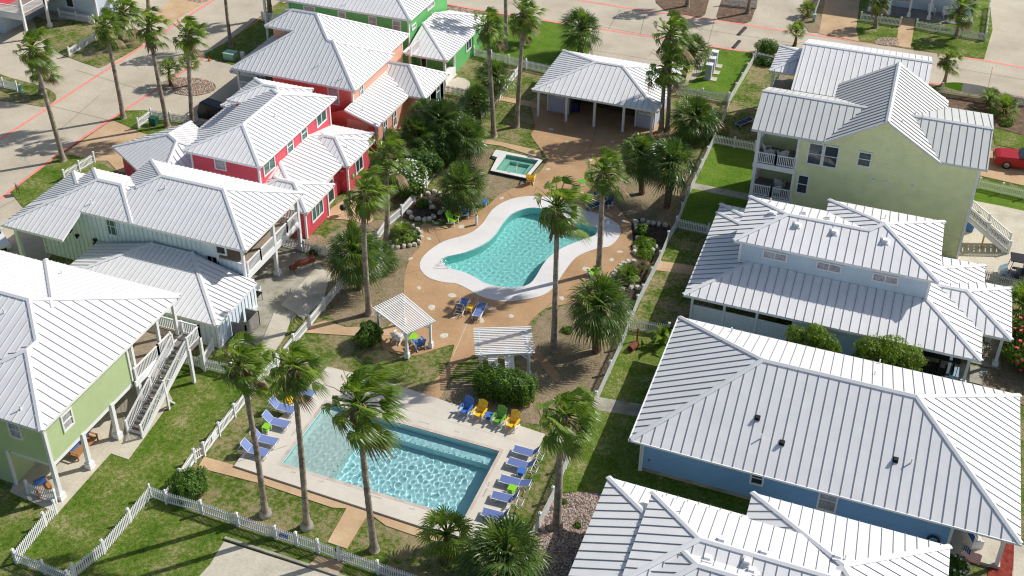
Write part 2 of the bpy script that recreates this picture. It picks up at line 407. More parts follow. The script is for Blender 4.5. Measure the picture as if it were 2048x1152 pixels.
r_in = [Vector((RX0, RY0, 0)), Vector((RX1, RY0, 0)), Vector((RX1, RY1, 0)), Vector((RX0, RY1, 0))]
r_cop = offset(r_in, 0.30)
HZ = 0.30
tub_out = pp([(1001.7, 300.8), (1085.9, 319), (1054.6, 356.4), (980.8, 340.8)], HZ)
tub_in = pp([(1013, 308.6), (1077, 320.6), (1052, 350.5), (991, 339)], HZ)
if area(tub_in) < 0: tub_in.reverse()
if area(tub_out) < 0: tub_out.reverse()
holes = [offset(k_in, 0.25), offset(r_in, 0.15), offset(tub_in, 0.1)]

big = [Vector((-260, -40, 0)), Vector((220, -40, 0)), Vector((220, 420, 0)), Vector((-260, 420, 0))]
sheet('lawn', big, -0.01, 0.0, X['lawn'], holes)

NS = [0]
def S_(name, px, z, m, sm=0, hl=()):
    NS[0] += 1; z += NS[0] * .00035
    pts = pp(px)
    if sm: pts = smooth_poly(pts, sm)
    if area(pts) < 0: pts.reverse()
    return sheet(name, pts, -0.005, z, m, hl)

# roads (with the driveways that open from them)
S_('road', [(-60, 470), (-60, -60), (2300, -60), (2300, 245), (2048, 196), (1876, 171), (1700, 141), (1506, 107), (1415, 93), (1400, 165), (1352, 175), (1170, 150), (1165, 98), (1131, 48), (1079, 41), (948, 19.5), (895, 10), (700, -40),
            (578, -12), (440, 95), (470, 131), (545, 150), (575, 215), (450, 265), (303, 222), (250, 222), (120, 306), (30, 390), (60, 432), (20, 460)], 0.02, X['concrete'])
S_('driveway', [(225, 240), (287, 266), (330, 250), (300, 345), (238, 345), (215, 322), (191, 322), (150, 311), (124, 310)], 0.035, X['terra_path'])
S_('driveway', [(340, 0), (427, -3), (368, 30), (345, 47), (300, 45)], 0.035, X['terra_path'])
S_('driveway', [(-20, 452), (58, 434), (110, 465), (60, 510), (-20, 540)], 0.035, X['slab'])
# lawn islands over the road sheet
def isl(name, px, m='lawn', sm=3, z=0.055): return S_(name, px, z, X[m], sm)
isl('verge', [(66, 30), (90, 40), (185, 42), (230, 60), (280, 75), (283, 92), (210, 132), (190, 134), (140, 116), (120, 108), (105, 95), (75, 60)], 'lawn', 2)
isl('verge', [(-20, 146), (20, 156), (80, 172), (107, 185), (113, 198), (100, 210), (85, 214), (40, 206), (-20, 196)], 'lawn', 2)
isl('verge', [(563, 7), (520, 40), (447, 88), (402, 113), (445, 124), (470, 132), (600, 110), (640, 30), (640, 0)], 'lawn_green', 0)
isl('verge', [(224, 240), (250, 222), (290, 221), (306, 224), (395, 245), (420, 262), (380, 290), (284, 266)], 'lawn_green', 0)
isl('verge', [(21, 385), (60, 355), (120, 311), (150, 311), (191, 322), (235, 345), (250, 400), (62, 434)], 'lawn_green', 0)
isl('verge', [(1010, 34), (1079, 42), (1130, 49), (1180, 46), (1178, 105), (1150, 130), (1104, 152), (1050, 137), (948, 112), (900, 60)], 'lawn_lush', 0, 0.03)
isl('verge', [(1415, 118), (1430, 104), (1470, 103), (1506, 108), (1503, 130), (1462, 200), (1380, 180), (1372, 173), (1400, 150)], 'lawn_lush', 3)
isl('verge', [(1718, 83), (1712, 60), (1720, 0), (1740, -20), (1977, -20), (1985, 60), (1968, 119), (1920, 113), (1860, 105)], 'lawn_green', 0)
isl('planting_bed', [(1309, -15), (1312, 6), (1330, 22), (1400, 36), (1410, 30), (1422, -15)], 'brownmulch', 0)
isl('planting_bed', [(1440, 10), (1433, 33), (1437, 40), (1488, 48), (1502, 43), (1512, 15), (1520, -15), (1450, -15)], 'brownmulch', 0)
isl('planting_bed', [(1611, 0), (1600, 40), (1618, 65), (1636, 66), (1655, 0), (1655, -20), (1615, -20)], 'dirt', 0)
S_('driveway', [(1655, -20), (1637, 68), (1718, 84), (1712, 60), (1722, -20)], 0.06, X['terra_path'])
S_('path', [(1800, 30), (1792, 93), (1821, 97), (1832, 30)], 0.07, X['terra_path'])
isl('planting_bed', [(1750, 88), (1760, 77), (1785, 76), (1797, 80), (1794, 93)], 'river', 3, 0.075)
isl('planting_bed', [(318, 172), (345, 158), (375, 156), (410, 160), (430, 170), (428, 182), (405, 190), (380, 192), (345, 186)], 'river', 4, 0.08)
isl('planting_bed', [(895, 12), (948, 20), (940, 30), (915, 32), (893, 28)], 'river', 0, 0.03)
isl('planting_bed', [(365, -10), (375, 1), (398, 6), (415, 3), (420, -10)], 'river', 0)
S_('planting_bed', [(1882, 186), (2048, 210), (2150, 240), (2150, 300), (1990, 255), (1985, 240), (1890, 215)], 0.03, X['brownmulch'])
S_('verge', [(1985, 255), (2150, 300), (2150, 325), (2040, 300), (1990, 290)], 0.035, X['lawn_green'])
S_('driveway', [(1970, 300), (2150, 335), (2150, 385), (2048, 372), (1960, 352)], 0.04, X['terra_path'])
S_('driveway', [(1900, 470), (1945, 402), (2003, 413), (2150, 445), (2150, 612), (1905, 551)], 0.045, X['slab'])
S_('verge', [(1930, 360), (2150, 392), (2150, 450), (1990, 412), (1930, 405)], 0.04, X['lawn_lush'])
# red fire-lane lines: one band along each road edge
def line(name, px, w, m, z=0.03, ext=0):
    pts = pp(px); mb = M()
    for a, b in zip(pts, pts[1:]):
        d = (b - a).normalized(); n = Vector((-d.y, d.x, 0)) * w / 2
        a = a.copy(); b = b.copy(); a.z = b.z = z
        mb.face([a - n, b - n, b + n, a + n])
    return tag(mb.build(name, m), kind='structure')
line('road_marking', [(-20, 292), (427, 0), (445, -12)], 0.30, X['redline'])
line('road_marking', [(-20, 414), (120, 306), (440, 95), (590, -10)], 0.30, X['redline'])
line('road_marking', [(890, 8), (948, 18.5), (1079, 40), (1213, 60), (1295, 73), (1415, 92), (1506, 106), (1700, 139), (1876, 169), (2150, 214)], 0.32, X['redline'])
line('road_marking', [(1080, -12), (1153, 0), (1290, 22), (1420, 38), (1560, 61), (1800, 95), (1960, 120), (2150, 155)], 0.32, X['redline'])
for a, b in (((1376, 152), (1413, 95)), ((1390, 142), (1365, 147)), ((1397, 130), (1372, 135))):
    line('parking_line', [a, b], 0.12, X['yellowline'], 0.031)
for q in ([(100, 212), (330, 268)], [(315, 172), (390, 188)], [(190, 322), (-10, 420)], [(150, 140), (300, 185)], [(300, 60), (420, 120)], [(200, 190), (120, 260)], [(1240, 20), (1216, 60)], [(1280, 70), (1290, 30)],
          [(1430, 35), (1415, 92)], [(1180, 50), (1360, 82)], [(1375, 55), (1800, 118)], [(1985, 135), (1975, 180)], [(1600, 85), (2048, 160)], [(1180, 100), (1400, 135)]):
    line('expansion_joint', q, 0.05, X['joint'], 0.027)
# low rubber speed bumps on the back road
for (a, b, w_) in (((1476, 71), (1491, 55), 'nearer the tee'), ((1466, 97), (1479, 82), 'nearer the lawn')):
    A, B = P(*a), P(*b); mb = M(); d = (B - A); n = Vector((-d.y, d.x, 0)).normalized()
    mb.idx([A - n * .22, B - n * .22, B + n * .22, A + n * .22, A - n * .1 + Vector((0, 0, .1)), B - n * .1 + Vector((0, 0, .1)), B + n * .1 + Vector((0, 0, .1)), A + n * .1 + Vector((0, 0, .1))],
           [(4, 5, 6, 7), (0, 1, 5, 4), (1, 2, 6, 5), (2, 3, 7, 6), (3, 0, 4, 7)])
    tag(mb.build('speed_bump', X['rubber'], loc=(0, 0, 0.021)), 'black rubber speed bump on the back road, ' + ('the farther one' if 'tee' in w_ else 'the one nearer the red line'), 'speed bump', 'rubber speed bumps')

# amenity court
K = [holes[0], holes[2]]
S_('path_ground', [(655, 470), (640, 560), (650, 620), (700, 655), (790, 640), (812, 560), (835, 470), (760, 440)], 0.008, X['dirt'], 3)
S_('path_ground', [(1125, 612), (1075, 640), (1040, 760), (1100, 840), (1180, 800), (1235, 690), (1260, 610), (1170, 600)], 0.008, X['dirt'], 3)
S_('path_ground', [(1215, 350), (1205, 430), (1245, 450), (1335, 470), (1385, 360), (1330, 330)], 0.008, X['dirt'], 3)
S_('path_ground', [(870, 800), (1080, 850), (1090, 780), (1020, 790), (900, 760)], 0.008, X['dirt'], 3)
S_('path_ground', [(960, 300), (945, 320), (930, 350), (985, 400), (1045, 368), (1040, 362), (975, 345), (974, 336), (992, 303)], 0.008, X['dirt'], 3, [holes[2]] if 0 else [])
DECK = [(1071, 252), (1062, 270), (1075, 290), (1090, 312), (1094, 324), (1068, 357), (1045, 368), (1000, 390), (975, 412), (945, 430), (900, 450), (868, 452), (850, 447), (838, 456), (830, 475), (840, 492), (822, 515), (810, 545), (808, 575), (806, 600),
        (800, 625), (790, 640), (770, 660), (762, 690), (785, 705), (830, 712), (868, 700), (905, 690), (906, 700), (890, 740), (842, 788), (876, 800), (905, 745), (925, 722), (965, 715), (1060, 712), (1106, 762), (1118, 750), (1072, 695), (1056, 660), (1062, 642), (1090, 618), (1125, 610), (1165, 602), (1190, 592),
        (1215, 565), (1240, 530), (1258, 522), (1300, 528), (1312, 520), (1290, 512), (1265, 500), (1262, 490), (1272, 470), (1270, 455), (1258, 443), (1225, 405), (1205, 392), (1170, 370), (1175, 335), (1210, 320), (1240, 290), (1260, 285), (1345, 270), (1340, 255), (1080, 190)]
d_ = pp(DECK)
if area(d_) < 0: d_.reverse()
sheet('pool_terrace', smooth_poly(d_, 3), -0.005, 0.035, X['terra'], [offset(k_in, 0.3)])
S_('path', [(960, 287), (1000, 292), (1085, 318), (1080, 302), (1003, 285), (972, 279)], 0.037, X['terra_path'])
S_('path', [(985, 198), (1075, 217), (1075, 206), (985, 190)], 0.037, X['terra_path'])
S_('path', [(615, 652), (650, 642), (690, 655), (792, 655), (790, 672), (700, 672), (610, 666)], 0.037, X['terra_path'])
S_('path', [(1385, 366), (1505, 390), (1500, 402), (1379, 377)], 0.03, X['oldslab'])
S_('path', [(1316, 522), (1392, 533), (1386, 551), (1305, 540)], 0.03, X['terra_path'])
S_('path', [(1197, 795), (1300, 812), (1292, 836), (1185, 820)], 0.03, X['oldslab'])
S_('path', [(1090, 1135), (1155, 1140), (1150, 1200), (1060, 1200)], 0.03, X['oldslab'])
S_('path', [(408, 914), (465, 930), (860, 1056), (880, 1085), (830, 1072), (772, 1052), (745, 1032), (700, 1018), (665, 1016), (632, 1005), (522, 968), (396, 936)], 0.03, X['terra_path'])
S_('path', [(696, 1012), (736, 1028), (694, 1098), (655, 1085)], 0.032, X['terra_path'])
S_('path', [(636, 1112), (690, 1126), (670, 1160), (600, 1150)], 0.03, X['terra_path'])
S_('path', [(925, 1095), (960, 1080), (985, 1110), (960, 1125)], 0.03, X['terra_path'])
for q in ([(690, 657), (696, 672)], [(632, 1005), (645, 990)], [(500, 962), (512, 942)]):
    line('path_joint', q, 0.04, X['joint_pale'], 0.036)
for q in ([(957, 596), (906, 712)], [(948, 596), (930, 640)], [(1105, 605), (1090, 618)], [(1012, 383), (1028, 400)], [(866, 452), (880, 486)], [(1148, 283), (1118, 320)], [(808, 548), (842, 540)], [(1243, 530), (1262, 508)], [(1195, 250), (1180, 300)]):
    line('terrace_joint', q, 0.05, X['joint_pale'] if q[0][0] in (957,) else X['joint'], 0.039)
sheet('pool_apron', k_out, -0.005, 0.055, X['apron'], [k_in])
rdeck_px = [(655, 733), (770, 762), (1090, 868), (1070, 905), (1002, 1050), (985, 1085), (966, 1085), (852, 1056), (468, 931), (505, 880), (565, 830)]
rd = pp(rdeck_px, RZ)
if area(rd) < 0: rd.reverse()
sheet('pool_deck', rd, -0.005, RZ, X['cream'], [r_cop])
sheet('pool_coping', r_cop, RZ - 0.05, RZ + 0.004, X['coping'], [r_in])
line('deck_joint', [(575, 895), (470, 929)], 0.03, X['joint'], RZ + 0.003)
for q in ([(640, 740), (600, 800)], [(800, 815), (1082, 895)], [(655, 733), (770, 762)]):
    pts = [P(a, b, RZ) for a, b in q]
    mb = M(); d = (pts[1] - pts[0]).normalized(); n = Vector((-d.y, d.x, 0)) * .015
    mb.face([pts[0] - n, pts[1] - n, pts[1] + n, pts[0] + n]); tag(mb.build('deck_joint', X['joint_pale'], loc=(0, 0, .004)), kind='structure')
# east lawns and gravel
S_('side_lawn', [(1430, 290), (1508, 304), (1500, 400), (1418, 470), (1352, 455), (1388, 370)], 0.012, X['lawn_lush'])
S_('side_lawn', [(1350, 458), (1416, 470), (1380, 640), (1336, 669), (1254, 660), (1284, 594), (1318, 526)], 0.012, X['lawn'])
S_('side_lawn', [(1254, 662), (1336, 669), (1600, 1100), (1300, 1100), (1215, 985), (1130, 985), (1112, 990), (1153, 886), (1191, 809), (1242, 697)], 0.012, X['lawn_green'])
S_('gravel_bed', [(1108, 992), (1150, 985), (1215, 988), (1230, 1010), (1200, 1190), (1040, 1190), (1066, 1080)], 0.05, X['gravel'])
S_('side_lawn', [(1462, 204), (1504, 130), (1545, 130), (1520, 250), (1508, 303), (1427, 288), (1448, 240)], 0.012, X['lawn'])
# west yards
S_('yard', [(350, 700), (560, 720), (500, 798), (440, 870), (391, 925), (333, 1008), (302, 996), (209, 1108), (150, 1152), (33, 1127), (113, 1028), (250, 860)], 0.012, X['lawn_green'])
S_('yard', [(302, 997), (637, 1107), (756, 1149), (756, 1250), (60, 1250), (150, 1155)], 0.012, X['lawn_green'])
S_('yard', [(-60, 960), (57, 988), (113, 1028), (33, 1127), (90, 1149), (90, 1250), (-60, 1250)], 0.012, X['lawn_green'])
S_('parking_apron', [(448, 1084), (660, 1152), (760, 1190), (760, 1260), (300, 1260), (420, 1130)], 0.03, X['slab'])
mbk = M(); ka, kb = P(450, 1078), P(820, 1200); mbk.bar(ka + Vector((0, 0, .08)), kb + Vector((0, 0, .08)), .16, .16); tag(mbk.build('kerb', X['oldslab']), kind='structure')
S_('patio', [(20, 985), (115, 1028), (215, 915), (222, 908), (257, 920), (345, 800), (300, 705), (190, 800), (60, 900)], 0.04, X['slab'])
S_('patio', [(500, 520), (560, 478), (640, 530), (665, 560), (560, 665), (520, 700), (480, 660), (500, 590)], 0.04, X['oldslab'])
S_('patio', [(630, 540), (662, 545), (648, 600), (606, 640), (586, 625), (562, 612)], 0.10, X['slab'])
S_('patio', [(548, 628), (582, 640), (570, 672), (540, 720), (515, 705)], 0.10, X['slab'])
S_('patio', [(660, 420), (700, 400), (745, 430), (735, 448), (690, 440), (655, 437)], 0.035, X['terra_path'], 3)
S_('yard', [(540, 470), (640, 470), (705, 525), (700, 560), (640, 545), (560, 495)], 0.014, X['dirt'])
S_('path', [(890, 172), (915, 155), (940, 165), (935, 182), (915, 176), (895, 186)], 0.03, X['slab'], 2)
S_('carport_slab', [(-60, 430), (60, 440), (130, 470), (80, 545), (-60, 540)], 0.04, X['concrete'])
S_('porch_slab', [(1400, 610), (1560, 650), (1980, 740), (1960, 770), (1640, 690), (1390, 640)], 0.04, X['oldslab'])
S_('yard', [(1985, 610), (2150, 640), (2150, 860), (1960, 770), (1990, 700)], 0.02, X['dirt'])
S_('planting_bed', [(1990, 1080), (2028, 1088), (2020, 1220), (1960, 1220)], 0.03, X['redmulch'])
S_('path', [(2028, 1088), (2150, 1110), (2150, 1260), (2022, 1260)], 0.03, X['slab'])
S_('planting_bed', [(1262, 452), (1272, 437), (1340, 452), (1335, 485), (1318, 522), (1300, 527), (1268, 500), (1266, 480)], 0.02, X['mulch'])
S_('planting_bed', [(1245, 525), (1300, 532), (1285, 580), (1272, 600), (1235, 590), (1225, 555)], 0.02, X['mulch'])
S_('planting_bed', [(850, 375), (868, 440), (825, 445), (803, 432), (850, 378), (880, 385), (915, 405), (940, 420), (905, 432), (870, 442)], 0.02, X['mulch'])
S_('planting_bed', [(778, 462), (800, 452), (830, 458), (842, 475), (835, 490), (800, 496), (778, 490)], 0.02, X['mulch'], 3)

# ------------------------------------------------------------------ pools
random.seed(5)
WAVES = [(random.uniform(0, 6.283), random.uniform(0.24, 0.56), random.uniform(0, 6.283)) for _ in range(26)]
def wave(x, y, amp=1.0):
    return amp * sum(0.0024 * l * math.sin(2 * math.pi / l * (x * math.cos(a) + y * math.sin(a)) + p) for a, l, p in WAVES)
def water_mat(name, tint):
    m = bpy.data.materials.new(name); m.use_nodes = True
    nt = m.node_tree; nt.nodes.clear()
    g = nt.nodes.new('ShaderNodeBsdfRefraction'); g.inputs['IOR'].default_value = 1.33; g.inputs['Roughness'].default_value = 0; g.inputs[0].default_value = (*tint, 1)
    gl = nt.nodes.new('ShaderNodeBsdfGlossy'); gl.inputs['Roughness'].default_value = 0.03
    mx = nt.nodes.new('ShaderNodeMixShader'); o_ = nt.nodes.new('ShaderNodeOutputMaterial')
    mx.inputs[0].default_value = 0.035; nt.links.new(g.outputs[0], mx.inputs[1]); nt.links.new(gl.outputs[0], mx.inputs[2]); nt.links.new(mx.outputs[0], o_.inputs[0])
    return m
def inside(poly, x, y):
    c = False; j = len(poly) - 1
    for i in range(len(poly)):
        a, b = poly[i], poly[j]
        if (a.y > y) != (b.y > y) and x < (b.x - a.x) * (y - a.y) / (b.y - a.y) + a.x: c = not c
        j = i
    return c
def basin(name, poly, ztop, depth, m):
    mb = M(); n = len(poly)
    for i in range(n):
        a, b = poly[i], poly[(i + 1) % n]
        mb.face([Vector((b.x, b.y, ztop)), Vector((a.x, a.y, ztop)), Vector((a.x, a.y, -depth)), Vector((b.x, b.y, -depth))])
    loops = [[Vector((p.x, p.y, -depth)) for p in poly]]
    fs = [t if (loops[0][t[1]] - loops[0][t[0]]).cross(loops[0][t[2]] - loops[0][t[0]]).z > 0 else t[::-1] for t in tessellate_polygon(loops)]
    mb.idx(loops[0], fs)
    o = mb.build(name, m); o['kind'] = 'structure'; o.cycles.is_caustics_receiver = True
    return o
def water(name, poly, z, step, tint, amp):
    """a rippled surface reaching just into the basin wall"""
    x0, x1 = min(p.x for p in poly), max(p.x for p in poly); y0, y1 = min(p.y for p in poly), max(p.y for p in poly)
    nx, ny = int((x1 - x0) / step) + 1, int((y1 - y0) / step) + 1
    big_ = offset(poly, step * 1.2)
    ins = [[inside(big_, x0 + i * (x1 - x0) / nx, y0 + j * (y1 - y0) / ny) or i in (0, nx) or j in (0, ny) for i in range(nx + 1)] for j in range(ny + 1)]
    if len(poly) > 4: ins = [[inside(big_, x0 + i * (x1 - x0) / nx, y0 + j * (y1 - y0) / ny) for i in range(nx + 1)] for j in range(ny + 1)]
    mb = M(); idx = {}
    for j in range(ny + 1):
        for i in range(nx + 1):
            if ins[j][i] or len(poly) == 4:
                x = x0 + i * (x1 - x0) / nx; y = y0 + j * (y1 - y0) / ny
                idx[(i, j)] = len(mb.v); mb.v.append((x, y, z + wave(x, y, amp)))
    for j in range(ny):
        for i in range(nx):
            q = [(i, j), (i + 1, j), (i + 1, j + 1), (i, j + 1)]
            if all(k in idx for k in q): mb.f.append(tuple(idx[k] for k in q)); mb.m.append(0)
    o = mb.build(name, water_mat(name, tint), smooth=True); o['kind'] = 'structure'; o.cycles.is_caustics_caster = True
    return o
X['plaster_r'] = mat('blue_plaster', (0.60, 0.86, 0.88), 0.8, noise=(1.5, 0.04))
X['plaster_shelf'] = mat('pale_plaster_shelf', (0.78, 0.84, 0.76), 0.8, noise=(1.5, 0.04))
X['plaster_k'] = mat('turquoise_plaster', (0.46, 0.88, 0.83), 0.8, noise=(1.5, 0.04))
X['plaster_t'] = mat('tub_plaster', (0.50, 0.76, 0.66), 0.8, noise=(1.5, 0.08))
basin('pool_basin', r_in, RZ - 0.02, 1.25, X['plaster_r'])
water('water', r_in, RZ - 0.14, 0.045, (0.85, 0.97, 0.98), 1.0)
SHX = -27.35
mb = M(); mb.box(RX0 + .002, RY0 + .002, -1.24, SHX, RY1 - .002, -0.27)
o = mb.build('tanning_shelf', X['plaster_shelf']); o['kind'] = 'structure'; o.cycles.is_caustics_receiver = True
mb = M(); mb.box(SHX + .01, RY1 - 0.95, -1.24, RX1 - .002, RY1 - .002, -0.48)
o = mb.build('pool_bench', X['plaster_r']); o['kind'] = 'structure'; o.cycles.is_caustics_receiver = True
mb = M()
for k in range(22): x = SHX + .5 + k * .38; mb.box(x, RY1 - .9, -.478, x + .07, RY1 - .83, -.474)
for k in range(11): y = RY0 + .3 + k * .5; mb.box(SHX - .12, y, -.268, SHX - .05, y + .07, -.264)
o = mb.build('edge_tile', X['tubtile']); o['kind'] = 'structure'
basin('pool_basin', k_in, 0.04, 1.2, X['plaster_k'])
water('water', k_in, -0.06, 0.075, (0.82, 0.965, 0.96), 0.62)
basin('pool_basin', tub_in, HZ - .02, 0.75, X['plaster_t'])
water('water', tub_in, HZ - 0.12, 0.07, (0.78, 0.95, 0.90), 0.35)
c_ = sum(tub_in, Vector()) / 4
bench = [c_ + (p - c_) * 0.62 for p in tub_in]
sheet('tub_seat', tub_in, -0.75, -0.22, X['plaster_t'], [bench]).cycles.is_caustics_receiver = True
sheet('tub_coping', tub_out, HZ - 0.06, HZ, X['apron'], [tub_in])
mb = M(); to = offset(tub_out, -0.03)
for i in range(4):
    a, b = to[i], to[(i + 1) % 4]; mb.face([Vector((a.x, a.y, -.01)), Vector((b.x, b.y, -.01)), Vector((b.x, b.y, HZ - .06)), Vector((a.x, a.y, HZ - .06))])
mb.build('tub_wall', X['tubtile'])['kind'] = 'structure'
sheet('tub_coping', [P(1001.7, 300.8, HZ), P(994, 314, HZ), P(984, 311, HZ), P(992, 299, HZ)][::-1], 0, HZ - .003, X['apron'])
# ------------------------------------------------------------------ building kit
def clip(poly, a, b, c):
    """keep a*x+b*y<=c"""
    out = []
    for i in range(len(poly)):
        p, q = Vector(poly[i]), Vector(poly[(i + 1) % len(poly)])
        dp, dq = a * p.x + b * p.y - c, a * q.x + b * q.y - c
        if dp <= 0: out.append(p)
        if (dp < 0 < dq) or (dq < 0 < dp): out.append(p + (q - p) * (dp / (dp - dq)))
    return out
def hip(x0, y0, x1, y1, ze, s, ends='', ridge=None, keep=None, caps=True):
    """roof planes and cap lines of a hip roof; ends lists the gabled sides (W E S N); keep clips the plan"""
    w, d = x1 - x0, y1 - y0
    along_x = (w >= d) if ridge is None else (ridge == 'x')
    if along_x:
        r = d / 2; ym = (y0 + y1) / 2; zr = ze + s * r
        a = Vector((x0 if 'W' in ends else x0 + r, ym, zr)); b = Vector((x1 if 'E' in ends else x1 - r, ym, zr))
    else:
        r = w / 2; xm = (x0 + x1) / 2; zr = ze + s * r
        a = Vector((xm, y0 if 'S' in ends else y0 + r, zr)); b = Vector((xm, y1 if 'N' in ends else y1 - r, zr))
    SW, SE, NE, NW = Vector((x0, y0, ze)), Vector((x1, y0, ze)), Vector((x1, y1, ze)), Vector((x0, y1, ze))
    if along_x:
        pl = [[SW, SE, b, a], [NE, NW, a, b]]
        if 'W' not in ends: pl.append([NW, SW, a])
        if 'E' not in ends: pl.append([SE, NE, b])
        cp = [(a, b)] + ([] if 'W' in ends else [(SW, a), (NW, a)]) + ([] if 'E' in ends else [(SE, b), (NE, b)])
    else:
        pl = [[SE, NE, b, a], [NW, SW, a, b]]
        if 'S' not in ends: pl.append([SW, SE, a])
        if 'N' not in ends: pl.append([NE, NW, b])
        cp = [(a, b)] + ([] if 'S' in ends else [(SW, a), (SE, a)]) + ([] if 'N' in ends else [(NW, b), (NE, b)])
    if keep:
        kx0, ky0, kx1, ky1 = keep
        for (A, B, C_) in ((1, 0, kx1), (-1, 0, -kx0), (0, 1, ky1), (0, -1, -ky0)):
            pl = [q for q in (clip(p, A, B, C_) for p in pl) if len(q) > 2]
            nc = []
            for p, q in cp:
                dp, dq = A * p.x + B * p.y - C_, A * q.x + B * q.y - C_
                if dp > 0 and dq > 0: continue
                if dp > 0: p = p + (q - p) * (dp / (dp - dq))
                elif dq > 0: q = q + (p - q) * (dq / (dq - dp))
                nc.append((p, q))
            cp = nc
    return [(p, s) for p in pl], ([(p, q, s) for p, q in cp if (q - p).length > .2] if caps else [])
def xf(h, fn):
    return [([fn(p) for p in pl], s) for pl, s in h[0]], [(fn(p), fn(q), s) for p, q, s in h[1]]
ROOFP = []
def on_roof(px, py):
    w = (_r * ((px - PPX) / FPX) - _u * ((py - PPY) / FPX) + _d).normalized(); o = Vector((0, 0, CAM_H)); best = None
    for poly, n in ROOFP:
        dn = w.dot(n)
        if dn >= -1e-6: continue
        t = (poly[0] - o).dot(n) / dn
        if best and t >= best[0]: continue
        q = o + w * t
        if inside(poly, q.x, q.y): best = (t, q, n)
    return (best[1], best[2]) if best else None
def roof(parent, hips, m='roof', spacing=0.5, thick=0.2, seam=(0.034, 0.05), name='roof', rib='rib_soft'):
    mb, mc = M(), M()
    for hi, (planes, caps) in enumerate(hips):
        for poly, s in planes:
            n = Vector((0, 0, 0))
            for i in range(len(poly)):
                a, b = poly[i], poly[(i + 1) % len(poly)]
                n += a.cross(b)
            if n.length < 1e-4: continue
            n.normalize()
            if n.z < 0: poly = poly[::-1]; n = -n
            ROOFP.append((poly, n.copy()))
            k = len(poly); dz = Vector((0, 0, thick))
            mb.idx(list(poly) + [p - dz for p in poly], [tuple(range(k)), tuple(reversed(range(k, 2 * k)))] + [(i, k + i, k + (i + 1) % k, (i + 1) % k) for i in range(k)])
            g = Vector((n.x, n.y)); 
            if g.length < 1e-3: continue
            g.normalize(); e = Vector((-g.y, g.x))
            ds = [e.dot(p.to_2d()) for p in poly]
            kk = math.ceil((min(ds) + .06) / spacing)
            while kk * spacing < max(ds) - .06:
                t = kk * spacing + hi * .006; pts = []
                for i in range(k):
                    a, b = ds[i] - t, ds[(i + 1) % k] - t
                    if (a < 0) != (b < 0): pts.append(poly[i] + (poly[(i + 1) % k] - poly[i]) * (a / (a - b)))
                if len(pts) == 2:
                    p, q = pts
                    L = (q - p).length
                    if L > .35:
                        d = (q - p) / L
                        if p.z < q.z: p2, q2 = p + d * 0.0, q - d * 0.1
                        else: p2, q2 = p + d * 0.1, q
                        off = n * seam[1] / 2
                        mb.mi = 1; mb.ob((p2 + q2) / 2 + off, (q2 - p2) / 2, Vector((e.x, e.y, 0)) * seam[0] / 2, n * seam[1] / 2); mb.mi = 0
                kk += 1
        for p, q, s in caps:
            d = (q - p).normalized(); hz = Vector((d.x, d.y, 0)).normalized(); side = Vector((-hz.y, hz.x, 0))
            w = .17; f = 1.0 if abs(d.z) < 1e-3 else 0.7071
            drop = Vector((0, 0, -s * w * f)); up = Vector((0, 0, .085))
            p, q = p - d * 0.02, q + d * 0.02
            for sg in (1, -1):
                a, b = p + up, q + up
                c, e_ = q + up * .8 + side * sg * w + drop, p + up * .8 + side * sg * w + drop
                lo = Vector((0, 0, -.07))
                vs = [a, b, c, e_]
                mc.idx(vs + [v + lo for v in vs], [(0, 1, 2, 3) if sg < 0 else (3, 2, 1, 0), (3, 2, 6, 7), (0, 3, 7, 4), (1, 2, 6, 5)])
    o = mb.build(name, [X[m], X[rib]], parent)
    if mc.v:
        c = mc.build('ridge_cap', X['cap']); c.parent = o
    return o
def walls(parent, boxes, m, name='wall'):
    mb = M()
    for b in boxes: mb.box(*b)
    return mb.build(name, X[m], parent)
def trims(parent, pts, z0, z1, w=0.16, name='corner_trim', m='white'):
    for x, y in pts:
        mb = M().box(x - w / 2, y - w / 2, z0, x + w / 2, y + w / 2, z1); mb.build(name, X[m], parent)
def window(parent, c, face, w, h, cols=1, rows=2, glass='glass', fr=0.11, m='white', name='window'):
    """window centred at c on a wall that faces N/E/S/W; frame proud of the wall, panes set back"""
    ax = Vector((1, 0, 0)) if face in 'NS' else Vector((0, 1, 0))
    n = {'S': Vector((0, -1, 0)), 'N': Vector((0, 1, 0)), 'E': Vector((1, 0, 0)), 'W': Vector((-1, 0, 0))}[face]
    c = Vector(c); up = Vector((0, 0, 1)); mb, mg = M(), M()
    for sg in (-1, 1):
        mb.ob(c + ax * sg * (w / 2 + fr / 2) + n * .03, ax * fr / 2, n * .045, up * (h / 2 + fr))
        mb.ob(c + up * sg * (h / 2 + fr / 2) + n * .032, ax * (w / 2), n * .045, up * fr / 2)
    for i in range(1, cols): mb.ob(c + ax * (w * i / cols - w / 2) + n * .02, ax * .04, n * .04, up * h / 2)
    for i in range(1, rows): mb.ob(c + up * (h * i / rows - h / 2) + n * .022, ax * w / 2, n * .04, up * .028)
    mg.ob(c + n * .008, ax * w / 2, n * .004, up * h / 2)
    o = mb.build(name, X[m], parent); g = mg.build('pane', X[glass]); g.parent = o
    return o
def post(parent, x, y, z0, z1, w=0.24, foot=True, name='post', m='white', base=0.1):
    mb = M().box(x - w / 2, y - w / 2, z0, x + w / 2, y + w / 2, z1)
    if foot:
        mb.box(x - w / 2 - base, y - w / 2 - base, z0, x + w / 2 + base, y + w / 2 + base, z0 + .42)
        mb.box(x - w / 2 - base / 2, y - w / 2 - base / 2, z0 + .42, x + w / 2 + base / 2, y + w / 2 + base / 2, z0 + .5)
    return mb.build(name, X[m], parent)
